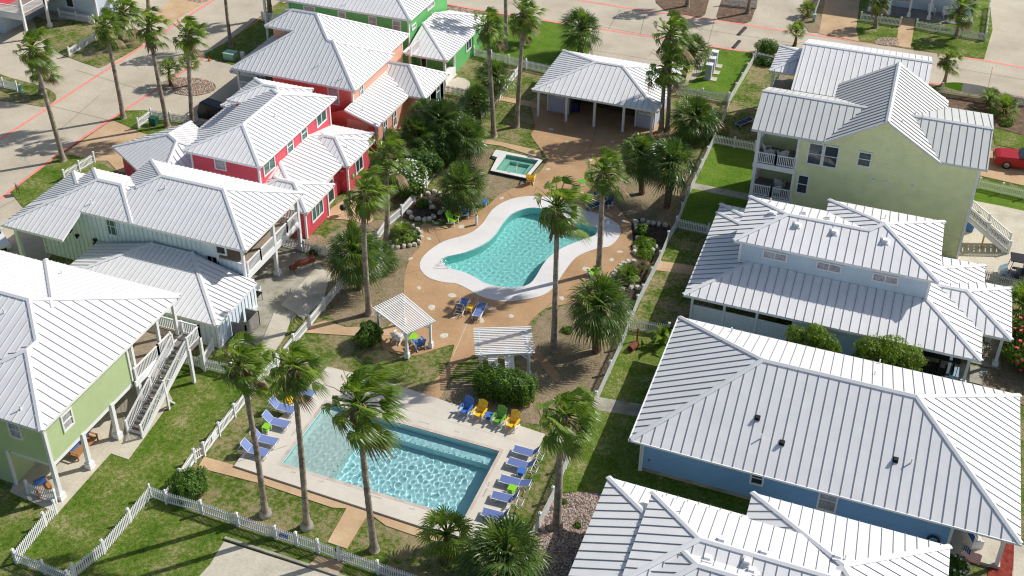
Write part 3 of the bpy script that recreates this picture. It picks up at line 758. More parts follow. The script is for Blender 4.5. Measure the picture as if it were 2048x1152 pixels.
def railing(parent, a, b, h=0.95, gap=0.14, name='railing', ends=True, m='white', za=None):
    a, b = Vector(a), Vector(b); mb = M(); L = (b - a).length; up = Vector((0, 0, 1))
    mb.bar(a + up * h, b + up * h, .10, .07); mb.bar(a + up * .1, b + up * .1, .06, .06)
    n = max(2, int(L / gap))
    for i in range(n + 1):
        p = a + (b - a) * (i / n)
        w = .05 if 0 < i < n or not ends else .12
        t = h if w < .1 else h + .08
        mb.box(p.x - w / 2, p.y - w / 2, p.z + (.1 if w < .1 else 0), p.x + w / 2, p.y + w / 2, p.z + t)
    return mb.build(name, X[m], parent)
def vent_pipe(parent, px, py, z, h=0.35):
    hit = on_roof(px, py)
    if not hit: return
    p = hit[0]; mb = M(); mb.tube([p - Vector((0, 0, .1)), p + Vector((0, 0, h))], .045, 8)
    mb.build('vent_pipe', X['white'] , parent)
def roof_vent(parent, px, py, z, m='white', s=.28, slope=(0, 1), sl=.4):
    hit = on_roof(px, py)
    if not hit: return
    p, n = hit; mb = M(); a = Vector((-n.y, n.x, 0)).normalized(); d = n.cross(a); d = d if d.z > 0 else -d
    mb.ob(p + n * .03, a * s * 1.15, d * s * 1.3, n * .03)
    c = p + n * .12
    vs = [c - a * s * .8 - d * s * .8 - n * .1, c + a * s * .8 - d * s * .8 - n * .1, c + a * s * .8 + d * s * .9 - n * .1, c - a * s * .8 + d * s * .9 - n * .1,
          c - a * s * .7 - d * s * .7 + n * .16, c + a * s * .7 - d * s * .7 + n * .16, c + a * s * .7 + d * s * .6 + n * .06, c - a * s * .7 + d * s * .6 + n * .06]
    mb.idx(vs, [(0, 3, 2, 1), (4, 5, 6, 7), (0, 1, 5, 4), (1, 2, 6, 5), (2, 3, 7, 6), (3, 0, 4, 7)])
    return mb.build('roof_vent', X[m], parent)

def CP(s, *pts):
    """cap lines through the points; None lifts the pen"""
    out = []
    for a, b in zip(pts, pts[1:]):
        if a and b: out.append((Vector(a), Vector(b), s))
    return [], out
# ---------------- light green house, front left
g = wthing('beach_house', (-47, 40, 0), 'light green two-storey house on posts with a white hip roof and outside stair, front left', 'house')
sA = .39
roof(g, [hip(-80, 36.86, -41.03, 49.5, 6.1, sA, 'W', caps=False), CP(sA, (-80, 43.18, 8.565), (-47.35, 43.18, 8.565), None, (-41.03, 49.5, 6.1), (-47.35, 43.18, 8.565), (-45.09, 40.92, 7.69)), hip(-52.06, 38.6, -41.10, 49.76, 6.105, sA, keep=(-53, 43.5, -41, 50)), hip(-49.12, 35.93, -41.02, 47, 6.1, sA, 'N', keep=(-50, 35, -41, 41.1))], spacing=.56)
walls(g, [(-75, 36.9, 0, -49, 48.8, 6.12), (-48.7, 36.4, 2.9, -41.45, 44.25, 6.12)], 'mint')
walls(g, [(-48.7, 36.4, 0, -44.8, 44.25, 2.9)], 'mint')
walls(g, [(-49, 44.3, 2.6, -44.2, 49.2, 6.1), (-49, 44.25, 0, -44.6, 49.2, 2.6)], 'mint')
trims(g, [(-41.45, 36.4)], 2.7, 6.1, .2); trims(g, [(-41.45, 44.2)], 3, 6.1, .16); trims(g, [(-44.75, 36.38)], 0, 2.9, .14)
M().box(-44.6, 36.5, 2.55, -41.5, 44.2, 2.9).build('soffit', X['white'], g)
for x, y in ((-41.5, 36.45), (-41.5, 39.2), (-41.5, 42.0), (-41.5, 44.7), (-41.5, 47.4)): post(g, x, y, 0.04, 2.9, .26)
for x, y in ((-41.5, 44.7), (-41.5, 47.4), (-41.5, 49.3)): post(g, x, y, 2.9, 6.0, .2, False)
# porch deck, landing and stair on the north-east side
M().box(-44.3, 44.25, 2.62, -41.3, 49.6, 2.92).build('porch_deck', X['deckwood'], g)
M().box(-41.32, 44.2, 2.5, -41.22, 49.65, 2.95).build('rim_beam', X['white'], g)
M().box(-41.3, 48.2, 2.62, -39.9, 49.65, 2.9).build('landing', X['greywood'], g)
railing(g, (-41.3, 44.4, 2.92), (-41.3, 46.9, 2.92)); railing(g, (-41.3, 46.9, 2.92), (-41.3, 48.3, 2.92)); railing(g, (-44.2, 49.55, 2.92), (-41.4, 49.55, 2.92))
railing(g, (-41.3, 49.6, 2.92), (-39.95, 49.6, 2.92)); railing(g, (-39.95, 49.6, 2.92), (-39.95, 48.2, 2.92))
for x, y in ((-39.95, 49.55), (-39.95, 48.25)): post(g, x, y, 0, 2.9, .2, False)
st = M(); n = 17; y0s, y1s = 42.6, 48.2
for i in range(n):
    y = y1s + (y0s - y1s) * (i + .5) / n; z = 2.9 - 2.86 * (i + 1) / (n + 1)
    st.box(-41.05, y - .17, z - .05, -40.05, y + .16, z)
o = st.build('stair_tread', X['greywood'], g)
for x in (-41.1, -40.0):
    M().bar((x, y1s, 2.75), (x, y0s, .1), .06, .28).build('stair_stringer', X['white'], g)
    mb = M(); a, b = Vector((x, y1s, 2.85)), Vector((x, y0s - .1, .15)); up = Vector((0, 0, 1))
    mb.bar(a + up * .95, b + up * .95, .1, .07); mb.bar(a + up * .15, b + up * .15, .06, .06)
    for i in range(41):
        p = a + (b - a) * i / 40; w = .04 if i % 20 else .11
        mb.box(p.x - w / 2, p.y - w / 2, p.z + (.1 if i % 20 else -.15), p.x + w / 2, p.y + w / 2, p.z + .95 + (0 if i % 20 else .1))
    mb.build('stair_railing', X['white'], g)
post(g, -40.0, 45.4, 0, 1.4, .14, False); M().bar((-40, 46.0, 0.05), (-40, 45.4, .9), .1, .1).build('brace', X['white'], g)
window(g, (-41.45, 38.3, 4.75), 'E', .75, 1.05, 1, 2, 'curtain'); window(g, (-43.6, 36.4, 4.9), 'S', .75, 1.1, 1, 2, 'curtain'); window(g, (-45.7, 36.4, 5.2), 'S', .7, 1.0)
window(g, (-47.0, 36.4, 1.9), 'S', .9, 1.0); window(g, (-44.6, 47.5, 4.3), 'E', .9, 1.9, 1, 1)
for q in ((8, 626, 7.9), (41, 820, 6.6), (124, 548, 7.2)): vent_pipe(g, *q)

# ---------------- seafoam house
g = wthing('beach_house', (-48, 60, 0), 'pale seafoam board-and-batten house with white hip roofs and an upper deck on white posts', 'house')
sB = .42
def rotf(ox, oy, a):
    c, s_ = math.cos(a), math.sin(a)
    return lambda p: Vector((ox + p.x * c - p.y * s_, oy + p.x * s_ + p.y * c, p.z))
roof(g, [hip(-54.3, 56.6, -40.4, 65.05, 5.35, sB, caps=False), CP(sB, (-40.4, 56.6, 5.35), (-44.625, 60.825, 7.125), (-50.075, 60.825, 7.125), (-54.3, 65.05, 5.35), None, (-40.4, 65.05, 5.35), (-44.625, 60.825, 7.125), None, (-51.5, 59.4, 6.526), (-50.075, 60.825, 7.125)), hip(-57.75, 56.605, -50, 62.2, 5.35, sB), hip(-60.25, 54.15, -50, 62.6, 4.31, sB, keep=(-64, 50, -54.6, 57.1)), hip(-60.25, 54.15, -50, 62.6, 4.31, sB, keep=(-64, 57.1, -57, 64)),
         hip(-54.0, 51.5, -39.93, 62.6, 2.5, .25, keep=(-60, 50, -39, 56.85))], spacing=.42)
walls(g, [(-57.12, 57.12, 0, -44.2, 61.8, 5.25), (-53.8, 61, 0, -44.2, 64.6, 5.25), (-44.2, 57.12, 2.2, -41.0, 57.24, 3.65), (-44.2, 57.12, 2.9, -43.2, 57.24, 5.2)], 'seafoam')
walls(g, [(-53.3, 52.0, 0, -40.3, 57.1, 2.55)], 'seafoam')
mb = M()
x = -57.2
while x < -41.2:
    mb.box(x, 57.075, 0, x + .05, 57.12, 5.2 if x < -44.3 else 3.6); x += .42
x = -53.1
while x < -40.3: mb.box(x, 51.955, .15, x + .05, 52.0, 2.48); x += .42
y = 52.2
while y < 56.9: mb.box(-40.3, y, .15, -40.255, y + .05, 2.48); y += .42
mb.build('batten', mat('seafoam_batten', rgb((206, 219, 224)), .6), g)
trims(g, [(-40.3, 52.0)], 0, 2.5); trims(g, [(-57.12, 57.12)], 3, 5.2); trims(g, [(-41.05, 57.12)], 2.2, 5.15, .2); trims(g, [(-43.25, 57.1)], 3.4, 5.15, .12)
M().box(-59.9, 54.8, 3.8, -57.1, 55.0, 4.0).build('carport_beam', X['white'], g)
post(g, -59.7, 54.95, 0.02, 4.0, .28)
walls(g, [(-59.4, 57.12, 0, -57.13, 62, 4.4)], 'seafoam'); trims(g, [(-59.4, 57.12)], 0, 4.3)
mb = M(); x = -59.3
while x < -57.2: mb.box(x, 57.075, 0, x + .05, 57.12, 4.3); x += .42
mb.build('batten', bpy.data.materials['seafoam_batten'], g)
# upper deck
M().box(-44.2, 57.12, 2.35, -41.0, 64.9, 2.7).build('porch_deck', X['deckwood'], g)
M().box(-41.0, 57.25, 2.25, -40.88, 65.0, 2.74).build('rim_beam', X['white'], g)
railing(g, (-40.95, 57.4, 2.7), (-40.95, 59.2, 2.7)); railing(g, (-40.95, 59.2, 2.7), (-40.95, 61.1, 2.7)); railing(g, (-40.95, 61.3, 2.7), (-40.95, 63.1, 2.7)); railing(g, (-40.95, 63.1, 2.7), (-40.95, 64.8, 2.7)); railing(g, (-44.1, 64.85, 2.7), (-41.0, 64.85, 2.7))
for y in (61.2, 64.85): post(g, -41.0, y, 0.04, 5.3, .26)
window(g, (-52.4, 57.12, 4.25), 'S', .8, 1.5, 1, 2, 'glass_green'); window(g, (-54.3, 57.12, 1.9), 'S', .6, .8, 1, 2, 'glass_green')
window(g, (-42.9, 57.12, 4.55), 'S', .8, .7, 1, 1)
for (px, py, z) in ((153, 472, 2.6), (190, 480, 2.6), (110, 484, 3.0)):
    p = P(px, py, z); mb = M(); mb.box(p.x - .15, 56.92, p.z - .1, p.x + .12, 57.12, p.z + .1); mb.tube([(p.x, 56.92, p.z), (p.x + .18, 56.77, p.z - .05)], .07, 8); mb.build('wall_lamp', X['black'], g)
post(g, -40.35, 56.5, 0.04, 2.5, .2); M().box(-40.2, 53.5, 0, -39.0, 53.6, 1.3).build('trash_screen', X['greywood'], g); M().box(-39.1, 53.5, 0, -39.0, 55.3, 1.3).build('trash_screen', X['greywood'], g); M().box(-40.1, 55.2, 0, -39.0, 55.3, 1.3).build('trash_screen', X['greywood'], g)
for q in ((330, 376, 6.2), (183, 407, 6.0)): vent_pipe(g, *q)

# ---------------- raspberry house
g = wthing('beach_house', (-48, 72, 0), 'raspberry pink house with white standing-seam hip roofs between the seafoam and the coral houses', 'house')
sC = .37
gar = xf(hip(0, 0, 9, 7.4, 2.9, .42), rotf(-61.6, 69.1, R_(-30)))
roof(g, [hip(-52.5, 66.85, -45.3, 79.9, 5.6, sC), hip(-54.0, 75.9, -48, 80.6, 5.6, sC), hip(-57.0, 79.0, -50, 84.2, 3.0, .35, keep=(-58, 78, -53, 85)), hip(-56.4, 68, -50, 80, 3.0, .35, keep=(-58, 68, -52.2, 80)), gar,
         hip(-54.5, 66.4, -41.65, 79.6, 2.9, .25, keep=(-51, 66, -41, 80)), hip(-47, 65.88, -40.8, 70.56, 2.902, .40), hip(-47, 73.5, -41.0, 78.42, 2.902, .41)], spacing=.46)
walls(g, [(-52.1, 67.4, 0, -45.8, 79.4, 5.65), (-50, 67.0, 0, -42.1, 79.1, 2.95), (-47, 66.4, 0, -41.3, 70.1, 2.95), (-47, 73.95, 0, -41.4, 78.0, 2.95), (-53.4, 76.3, 3, -50, 80.2, 5.65)], 'pink')
mb = M(); T = rotf(-61.6, 69.1, R_(-30)); mb.idx([T(Vector(v)) for v in [(.5, .5, 0), (8.5, .5, 0), (8.5, 6.9, 0), (.5, 6.9, 0), (.5, .5, 2.9), (8.5, .5, 2.9), (8.5, 6.9, 2.9), (.5, 6.9, 2.9)]], [(0, 1, 5, 4), (1, 2, 6, 5), (2, 3, 7, 6), (3, 0, 4, 7)])
mb.build('wall', X['pink'], g)
trims(g, [(-45.8, 67.4), (-45.8, 79.35)], 2.9, 5.6); trims(g, [(-52.1, 67.4)], 2.9, 5.6); trims(g, [(-41.3, 66.4), (-41.3, 70.1), (-41.4, 73.95), (-42.1, 70.2)], 0, 2.9)
window(g, (-49.4, 67.4, 4.7), 'S', .9, .9, 1, 1, 'curtain')
for y, w in ((68.9, 1.6), (72.3, .85), (74.7, .85), (77.8, 1.6)): window(g, (-45.8, y, 4.55), 'E', w, 1.15, 2 if w > 1 else 1, 2 if w < 1 else 1, 'glass_green')
window(g, (-41.3, 68.3, 1.65), 'E', 1.7, 1.35, 3, 1, 'glass_green'); window(g, (-41.4, 76, 1.65), 'E', 1.2, 1.2, 2, 1)
window(g, (-42.1, 72.0, 1.1), 'E', .9, 2.0, 1, 1)
mb = M(); mb.lathe((-41.9, 73.93, 2.1), [(0.0, 0), (.22, .02), (.22, .06), (0, .07)]); mb.build('wall_plaque', X['white'], g)
for q in ((550, 233, 6.4), (694, 295, 3.4), (482, 183, 6.2)): vent_pipe(g, *q)

# ---------------- coral house
g = wthing('beach_house', (-50, 88, 0), 'coral peach house with steep white hip roofs between the raspberry and the green houses', 'house')
sD = .58
roof(g, [hip(-57.34, 81.83, -45.05, 94.8, 5.5, sD, caps=False), hip(-57.35, 81.82, -44.5, 90.1, 5.503, sD, caps=False), hip(-56.1, 86.31, -47, 90.35, 8.1, sD, keep=(-57, 86, -51.4, 91)),
 CP(sD, (-44.5, 81.82, 5.5), (-48.64, 85.96, 7.9), (-49.18, 85.96, 7.9), (-51.54, 88.31, 9.26), None, (-44.5, 90.1, 5.5), (-48.64, 85.96, 7.9), None, (-45.05, 94.8, 5.5), (-51.54, 88.31, 9.26), None, (-57.35, 81.82, 5.5), (-52.87, 86.3, 8.1)),
         ([([Vector((-41.8, 80.7, 2.9)), Vector((-41.8, 90, 2.9)), Vector((-45.05, 90, 4.03)), Vector((-45.05, 80.7, 4.03))], .35)], []), hip(-48, 87.3, -40.1, 93.0, 2.903, .60), hip(-60.1, 85.5, -50, 95.5, 3.0, .34, keep=(-63, 83, -56.2, 97))], spacing=.46)
walls(g, [(-56.2, 86.5, 0, -45.6, 94.2, 5.6), (-53.2, 82.3, 0, -45.0, 89.6, 5.6), (-55.5, 86.8, 5, -52, 89.9, 8.1), (-47, 89, 0, -40.55, 92.6, 2.9)], 'coral')
walls(g, [(-45.1, 81.1, 0, -42.2, 91, 2.9)], 'coral')
mb = M(); mb.idx([(-45.1, 81.06, 0), (-42.2, 81.06, 0), (-42.2, 81.06, 2.9), (-45.1, 81.06, 3.85)], [(0, 1, 2, 3, 4)]); mb.idx([(-53.2, 82.26, 0), (-45.0, 82.26, 0), (-45.0, 82.26, 5.5), (-53.2, 82.26, 5.5)], [(0, 1, 2, 3)])
mb.build('wall', X['coral_shaded'], g)
trims(g, [(-45.0, 82.3)], 3.5, 5.5); trims(g, [(-45, 89.6), (-45.6, 94.2)], 3.4, 5.5, .1); trims(g, [(-42.2, 81.1), (-40.55, 87.8), (-40.55, 92.6)], 0, 2.9, .1)
walls(g, [(-42.3, 87.8, 0, -40.55, 92.6, 2.9)], 'coral')
window(g, (-46.9, 82.24, 4.4), 'S', .95, 1.7, 1, 1, 'curtain'); window(g, (-45.0, 84.0, 4.4), 'E', .6, 1.3, 2, 2, 'glass_green')
for y in (82.9, 84.9): window(g, (-42.2, y, 1.7), 'E', .6, 1.7, 2, 2, 'glass')
for y in (88.9, 91.2): window(g, (-40.55, y, 1.7), 'E', .7, 1.9, 1, 2, 'glass_green')
railing(g, (-56.9, 82.4, 3.0), (-53.3, 82.4, 3.0)); post(g, -57.0, 82.4, 0, 5.5, .22, False); post(g, -56.9, 86.4, 0, 5.5, .2, False)
M().box(-57.1, 82.3, 2.7, -53.2, 86.5, 3.0).build('porch_deck', X['greywood'], g)
M().box(-45.6, 94.2, 3.6, -44.4, 95.6, 3.75).build('balcony', X['white'], g); railing(g, (-44.4, 93.6, 3.75), (-44.4, 95.6, 3.75))
for q in ((637, 131, 7.2), (684, 157, 6.3), (740, 103, 7.0), (726, 221, 3.4), (798, 173, 3.4)): vent_pipe(g, *q)

# ---------------- green house
g = wthing('beach_house', (-52, 101, 0), 'bright green house with a white hip roof at the top edge, left of centre', 'house')
roof(g, [hip(-64, 96.97, -45.9, 108, 6.0, .40), hip(-60, 95.6, -41.4, 107.6, 2.9, .325, keep=(-46.0, 94, -40, 107.2))], spacing=.46)
walls(g, [(-60.2, 97.5, 0, -46.4, 107.4, 6.1), (-46.5, 98.6, 0, -41.9, 107, 2.95)], 'green')
trims(g, [(-46.4, 97.5)], 0, 6.0); trims(g, [(-41.9, 98.6)], 0, 2.9); trims(g, [(-60.2, 97.5)], 0, 6, .2)
for x in (-57.7, -53.9, -50.4, -47.7): window(g, (x, 97.5, 4.9), 'S', 1.2 if x < -57 else .75, 1.0, 1, 2, 'curtain')
window(g, (-46.4, 98.7, 4.5), 'E', .8, .35, 1, 1, 'curtain'); window(g, (-46.4, 103, 5.1), 'E', 1.6, .4, 2, 1, 'curtain')
window(g, (-41.9, 102.4, 1.7), 'E', 1.2, 1.1, 2, 1); window(g, (-45.3, 98.6, 1.2), 'S', .5, 1.8, 1, 1)
for x, y in ((-45.6, 95.9), (-41.8, 95.9)): post(g, x, y, 0, 2.9, .22)
M().box(-42.4, 96.2, 0, -41.7, 98.5, .9).build('porch_box', X['white'], g); M().box(-46, 96, 0, -41.6, 98.6, .06).build('porch_slab', X['slab'], g)
railing(g, (-63.5, 97.4, 3), (-60.4, 97.4, 3)); post(g, -62.9, 97.2, 0, 5.9, .22, False)
for q in ((691, 9, 7.4), (864, 31, 3.9)): vent_pipe(g, *q)

# ---------------- pavilion
g = wthing('pavilion', (-25.4, 97.6, 0), 'open-sided restroom pavilion with a white hip roof and grey lavender end rooms', 'pavilion')
roof(g, [hip(-31.4, 92.5, -19.2, 102.0, 3.0, .34)], spacing=.52)
walls(g, [(-30.4, 94.4, 0, -28.3, 101.4, 3.05), (-21.7, 94.4, 0, -19.9, 101.4, 3.05), (-30.4, 101.0, 0, -19.9, 101.4, 3.05)], 'lavender')
trims(g, [(-30.4, 94.4), (-28.3, 94.4), (-21.7, 94.4), (-19.9, 94.4)], 0, 3.0, .12)
for x in (-30.85, -28.05, -25.3, -22.5, -19.8): post(g, x, 92.95, .03, 2.95, .22, False)
M().box(-31, 92.87, 2.75, -19.7, 93.03, 2.98).build('beam', X['white'], g)
for x, z in ((-29.2, 1.95),): M().box(x - .3, 94.34, z - .35, x + .3, 94.38, z + .3).build('notice_board', X['white'], g)
for x in (-29.75, -28.75): M().box(x - .1, 94.35, 1.85, x + .1, 94.38, 2.1).build('restroom_sign', X['bluepoly'], g)
for x in (-21.1, -20.45): M().box(x - .28, 94.34, 1.45, x + .28, 94.38, 2.2).build('notice_board', X['white'], g)
mb = M()
for x in (-21.1, -20.45, -29.2):
    for i in range(6): mb.box(x - .22, 94.33, 1.62 + i * .085 + (.1 if x < -25 else 0), x + .22 - .05 * (i % 3), 94.337, 1.645 + i * .085 + (.1 if x < -25 else 0))
mb.build('notice_text', X['black'], g)
vent_pipe(g, 1100, 174, 3.2, .1)

# ---------------- pale yellow house
g = wthing('beach_house', (-1, 86, 0), 'tall pale yellow-green house with stacked porches and grey metal gable roofs', 'house')
gb = ([([Vector((.35, 81.95, 11.1)), Vector((-4.1, 81.95, 8.35)), Vector((-4.1, 93, 8.35)), Vector((.35, 93, 11.1))], .6), ([Vector((.35, 81.95, 11.1)), Vector((4.75, 81.95, 8.35)), Vector((4.75, 93, 8.35)), Vector((.35, 93, 11.1))], .6)], [(Vector((.35, 81.95, 11.1)), Vector((.35, 93, 11.1)), .6)])
wb = ([([Vector((-9.5, 82.05, 8.45)), Vector((-3.9, 82.05, 8.45)), Vector((-1.4, 86.0, 10.0)), Vector((-9.5, 86.0, 10.0))], .39), ([Vector((-9.5, 90, 8.45)), Vector((2, 90, 8.45)), Vector((2, 86.0, 10.0)), Vector((-9.5, 86.0, 10.0))], .39)], [(Vector((-9.5, 86, 10)), Vector((-1, 86, 10)), .39)])
eb = ([([Vector((4.6, 82.05, 8.45)), Vector((7.95, 82.05, 8.45)), Vector((7.95, 85.9, 10.0)), Vector((2.1, 85.9, 10.0))], .39), ([Vector((1, 91.9, 8.3)), Vector((8.2, 91.9, 8.3)), Vector((7.95, 85.9, 10.0)), Vector((1, 85.9, 10.0))], .39)], [(Vector((1.9, 85.9, 10)), Vector((7.95, 85.9, 10)), .39)])
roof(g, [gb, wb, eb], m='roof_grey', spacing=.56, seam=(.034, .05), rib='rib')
walls(g, [(-5.8, 82.5, 0, 7.45, 89.5, 8.35), (-8.9, 85.4, 0, -5.8, 89.4, 8.35), (-3.4, 89.5, 0, 4.1, 92.3, 8.2)], 'yellow')
mb = M(); mb.idx([(-3.8, 82.5, 8.352), (4.5, 82.5, 8.352), (.35, 82.5, 10.9), (-3.8, 82.9, 8.352), (4.5, 82.9, 8.352), (.35, 82.9, 10.9)], [(0, 1, 2), (5, 4, 3)]); mb.build('gable_wall', X['yellow'], g)
trims(g, [(7.45, 82.5), (-5.8, 82.48)], 0, 8.4, .18)
for x, y in ((-8.9, 82.5), (-8.9, 85.2)): post(g, x, y, 0, 8.3, .26, False)
for z in (2.35, 5.35):
    M().box(-9.05, 82.4, z - .4, -5.8, 85.4, z).build('porch_deck', X['greywood'], g)
    M().box(-9.08, 82.33, z - .42, -5.8, 82.39, z + .02).build('rim_beam', X['white'], g)
    railing(g, (-8.8, 82.45, z), (-7.35, 82.45, z)); railing(g, (-7.35, 82.45, z), (-5.9, 82.45, z)); railing(g, (-8.95, 82.5, z), (-8.95, 85.2, z))
window(g, (-4.45, 82.5, 7.0), 'S', .95, 1.75, 1, 2); window(g, (-3.25, 82.5, 7.0), 'S', .95, 1.75, 1, 2); window(g, (-.75, 82.5, 7.3), 'S', .85, 1.1, 1, 2); window(g, (-5.0, 82.5, 4.1), 'S', .7, 1.55, 1, 2)
for (px, py) in ((1746, 360), (1773, 364), (1825, 373)):
    p = P(px, py, 5.3); t = (82.45 - 0) / p.y
    w = top_of(Vector((p.x, 82.45, 0)), px, py); M().box(w.x - .1, 82.38, w.z - .1, w.x + .12, 82.5, w.z + .08).build('dryer_vent', X['white'], g)
window(g, (7.45, 85, 4), 'E', .9, 1.4)
# stair with white railings on its right side
for (y, nm) in ((84.7, 0), (86.0, 1)):
    a, b = Vector((7.5, y, 2.75)), Vector((11.2, y, .15)); up = Vector((0, 0, 1)); mb = M()
    mb.bar(a + up * .95, b + up * .95, .1, .08); mb.bar(a + up * .12, b + up * .12, .07, .07)
    for i in range(29):
        p = a + (b - a) * i / 28; w = .045 if i % 14 else .13; mb.box(p.x - w / 2, p.y - w / 2, p.z + (.1 if i % 14 else -.15), p.x + w / 2, p.y + w / 2, p.z + (.95 if i % 14 else 1.1))
    mb.build('stair_railing', X['white'], g); M().bar(a - up * .1, b - up * .1, .07, .36).build('stair_stringer', X['white'], g)
st = M()
for i in range(14): t = (i + .5) / 14; x = 7.5 + 3.7 * t; z = 2.75 - 2.65 * t; st.box(x - .15, 84.75, z - .05, x + .15, 85.95, z)
st.build('stair_tread', X['greywood'], g); post(g, 9.2, 84.8, 0, 1.4, .12, False, 'post', 'tan')
for q in ((1831, 227, 9.7), (1845, 236, 9.4), (1804, 243, 10.2)): vent_pipe(g, *q, .25)

# ---------------- tan house behind it
g = wthing('beach_house', (-3, 98, 0), 'tan house behind the pale yellow house, broad white roof along the back road', 'house')
tb = ([([Vector((-8.1, 95.0, 6.1)), Vector((3.1, 95.0, 6.1)), Vector((3.1, 101.1, 8.0)), Vector((-8.1, 101.1, 8.0))], .33), ([Vector((-8.1, 106, 6.4)), Vector((3.1, 106, 6.4)), Vector((3.1, 101.1, 8.0)), Vector((-8.1, 101.1, 8.0))], .33)], [(Vector((-8.1, 101.1, 8.0)), Vector((3.1, 101.1, 8.0)), .33)])
roof(g, [tb, hip(-10.55, 98.45, -5, 104.4, 6.0, .3)], spacing=.56)
walls(g, [(-7.6, 95.5, 0, 2.7, 105.5, 6.15)], 'tan')
for x, y in ((-10.2, 98.7), (-10.2, 103.9)): post(g, x, y, 0, 6, .22, False)
M().box(-10.4, 98.5, 2.5, -7.6, 104, 2.85).build('porch_deck', X['greywood'], g); railing(g, (-10.2, 98.65, 2.85), (-7.7, 98.65, 2.85))
M().box(-10.3, 98.55, 2.4, -7.6, 98.62, 2.9).build('rim_beam', X['white'], g)
window(g, (2.7, 99, 4.6), 'E', 1, 1.2)
# small side deck with stair by the palm
M().box(2.7, 101, 2.6, 5.0, 103.6, 2.8).build('porch_deck', X['greywood'], g); railing(g, (4.9, 101.1, 2.8), (4.9, 103.5, 2.8)); railing(g, (2.9, 103.5, 2.8), (4.9, 103.5, 2.8)); railing(g, (2.9, 101.1, 2.8), (4.9, 101.1, 2.8))
for x, y in ((4.9, 101.1), (4.9, 103.5)): post(g, x, y, 0, 2.8, .15, False)

# ---------------- pale blue house with wrap-round roof
g = wthing('beach_house', (-1, 72, 0), 'pale blue house with a low wrap-round white roof and three long clerestory windows', 'house')
roof(g, [hip(-8.27, 69.9, .6, 76.25, 5.85, .32, 'E'), hip(-2.62, 69.888, 5.62, 77.95, 5.854, .32, caps=False), CP(.32, (.56, 73.07, 6.87), (1.5, 73.92, 7.145), (5.62, 69.888, 5.854), None, (-2.62, 77.95, 5.854), (1.5, 73.92, 7.145), (5.62, 77.95, 5.854)), hip(-10.8, 66.35, 9.05, 78.0, 2.8, .33, keep=(-12, 66, 9.1, 78)), hip(-10.79, 68, -4, 79.3, 2.8, .31, keep=(-12, 74, -6, 80)),
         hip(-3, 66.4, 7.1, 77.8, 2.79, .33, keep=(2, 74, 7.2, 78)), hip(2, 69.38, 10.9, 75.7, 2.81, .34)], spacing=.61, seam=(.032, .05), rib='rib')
walls(g, [(-7.75, 70.2, 0, 5.1, 75.8, 5.9), (-2.2, 74, 0, 5.1, 77.5, 5.9)], 'paleblue')
walls(g, [(-3.2, 67.0, 0, 2.2, 75.3, 2.8), (-10.2, 74, 0, -5, 78.6, 2.7)], 'paleblue')
trims(g, [(-7.75, 70.2), (5.1, 70.2)], 3.9, 5.85)
M().box(-7.8, 70.1, 3.97, 5.15, 70.18, 4.08).build('flashing', X['white'], g)
for x in (-5.3, -1.55, 2.25): window(g, (x, 70.2, 5.05), 'S', 1.55, .50, 2, 1, 'curtain', .1)
for x in (-10.2, -7.9, -5.6, 3.55, 7.3, 8.4): post(g, x, 66.85, 0, 2.75, .18, x > 3)
M().box(-10.3, 66.75, 2.5, -3.2, 66.95, 2.72).build('beam', X['white'], g)
mb = M()
for x in range(3):
    a = -10.1 + x * 2.3
    for i in range(9): mb.box(a, 66.82, .25 + i * .17, a + 2.15, 66.88, .40 + i * .17)
mb.build('louvred_screen', X['white'], g)
M().box(-3.2, 66.9, 0, 2.2, 66.98, 2.75).build('wall', X['paleblue'], g)
for x, y in ((10.4, 69.9), (10.4, 75.2), (9.9, 72.5)): post(g, x, y, 0, 2.75, .2)
M().box(8.6, 69.6, 0, 10.8, 75.5, .1).build('porch_slab', X['oldslab'], g)
for q in ((1594, 450), (1668, 464), (1770, 482)): roof_vent(g, q[0], q[1], 6.95, 'white', .24, (0, 1), .32)
for q in ((1607, 428), (1655, 438)): roof_vent(g, q[0], q[1], 7.15, 'white', .2, (0, -1), .32)
roof_vent(g, 1545, 428, 6.9, 'white', .24, (1, 0), .32)
for q in ((1541, 404, 6.7), (1569, 419, 7.0), (1770, 437, 7.2)): vent_pipe(g, *q)

# ---------------- mid blue cottage
g = wthing('beach_house', (.5, 57, 0), 'mid blue single-storey house under a big white standing-seam hip roof, lower right', 'house')
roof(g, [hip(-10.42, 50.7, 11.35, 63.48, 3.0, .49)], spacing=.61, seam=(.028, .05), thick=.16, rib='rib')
walls(g, [(-9.75, 51.35, .35, 8.0, 62.8, 3.3), (8, 54.6, .35, 10.6, 62.8, 3.3)], 'blue')
walls(g, [(-9.7, 51.4, 0, 8.0, 62.7, .35)], 'oldslab', 'foundation')
trims(g, [(-9.75, 51.35), (8.0, 51.35)], .1, 3.0, .16)
mb = M(); mb.box(-10.46, 50.6, 2.86, 11.4, 50.7, 2.99); mb.box(-10.54, 50.6, 2.86, -10.43, 63.5, 2.99); mb.build('gutter', X['white'], g)
M().tube([(-10.0, 50.9, 2.85), (-9.85, 51.2, 2.6), (-9.85, 51.25, .1)], .05, 6).build('downspout', X['white'], g)
window(g, (-2.85, 51.35, 2.0), 'S', .6, .85, 1, 2); window(g, (1.25, 51.35, 1.75), 'S', .9, 1.5, 1, 2, 'curtain')
M().box(8.0, 51.3, 0, 10.9, 54.6, .25).build('porch_floor', X['slab'], g)
post(g, 10.7, 51.45, .1, 3.0, .2, False); M().box(8.1, 51.35, 2.75, 10.8, 51.5, 2.98).build('beam', X['white'], g)
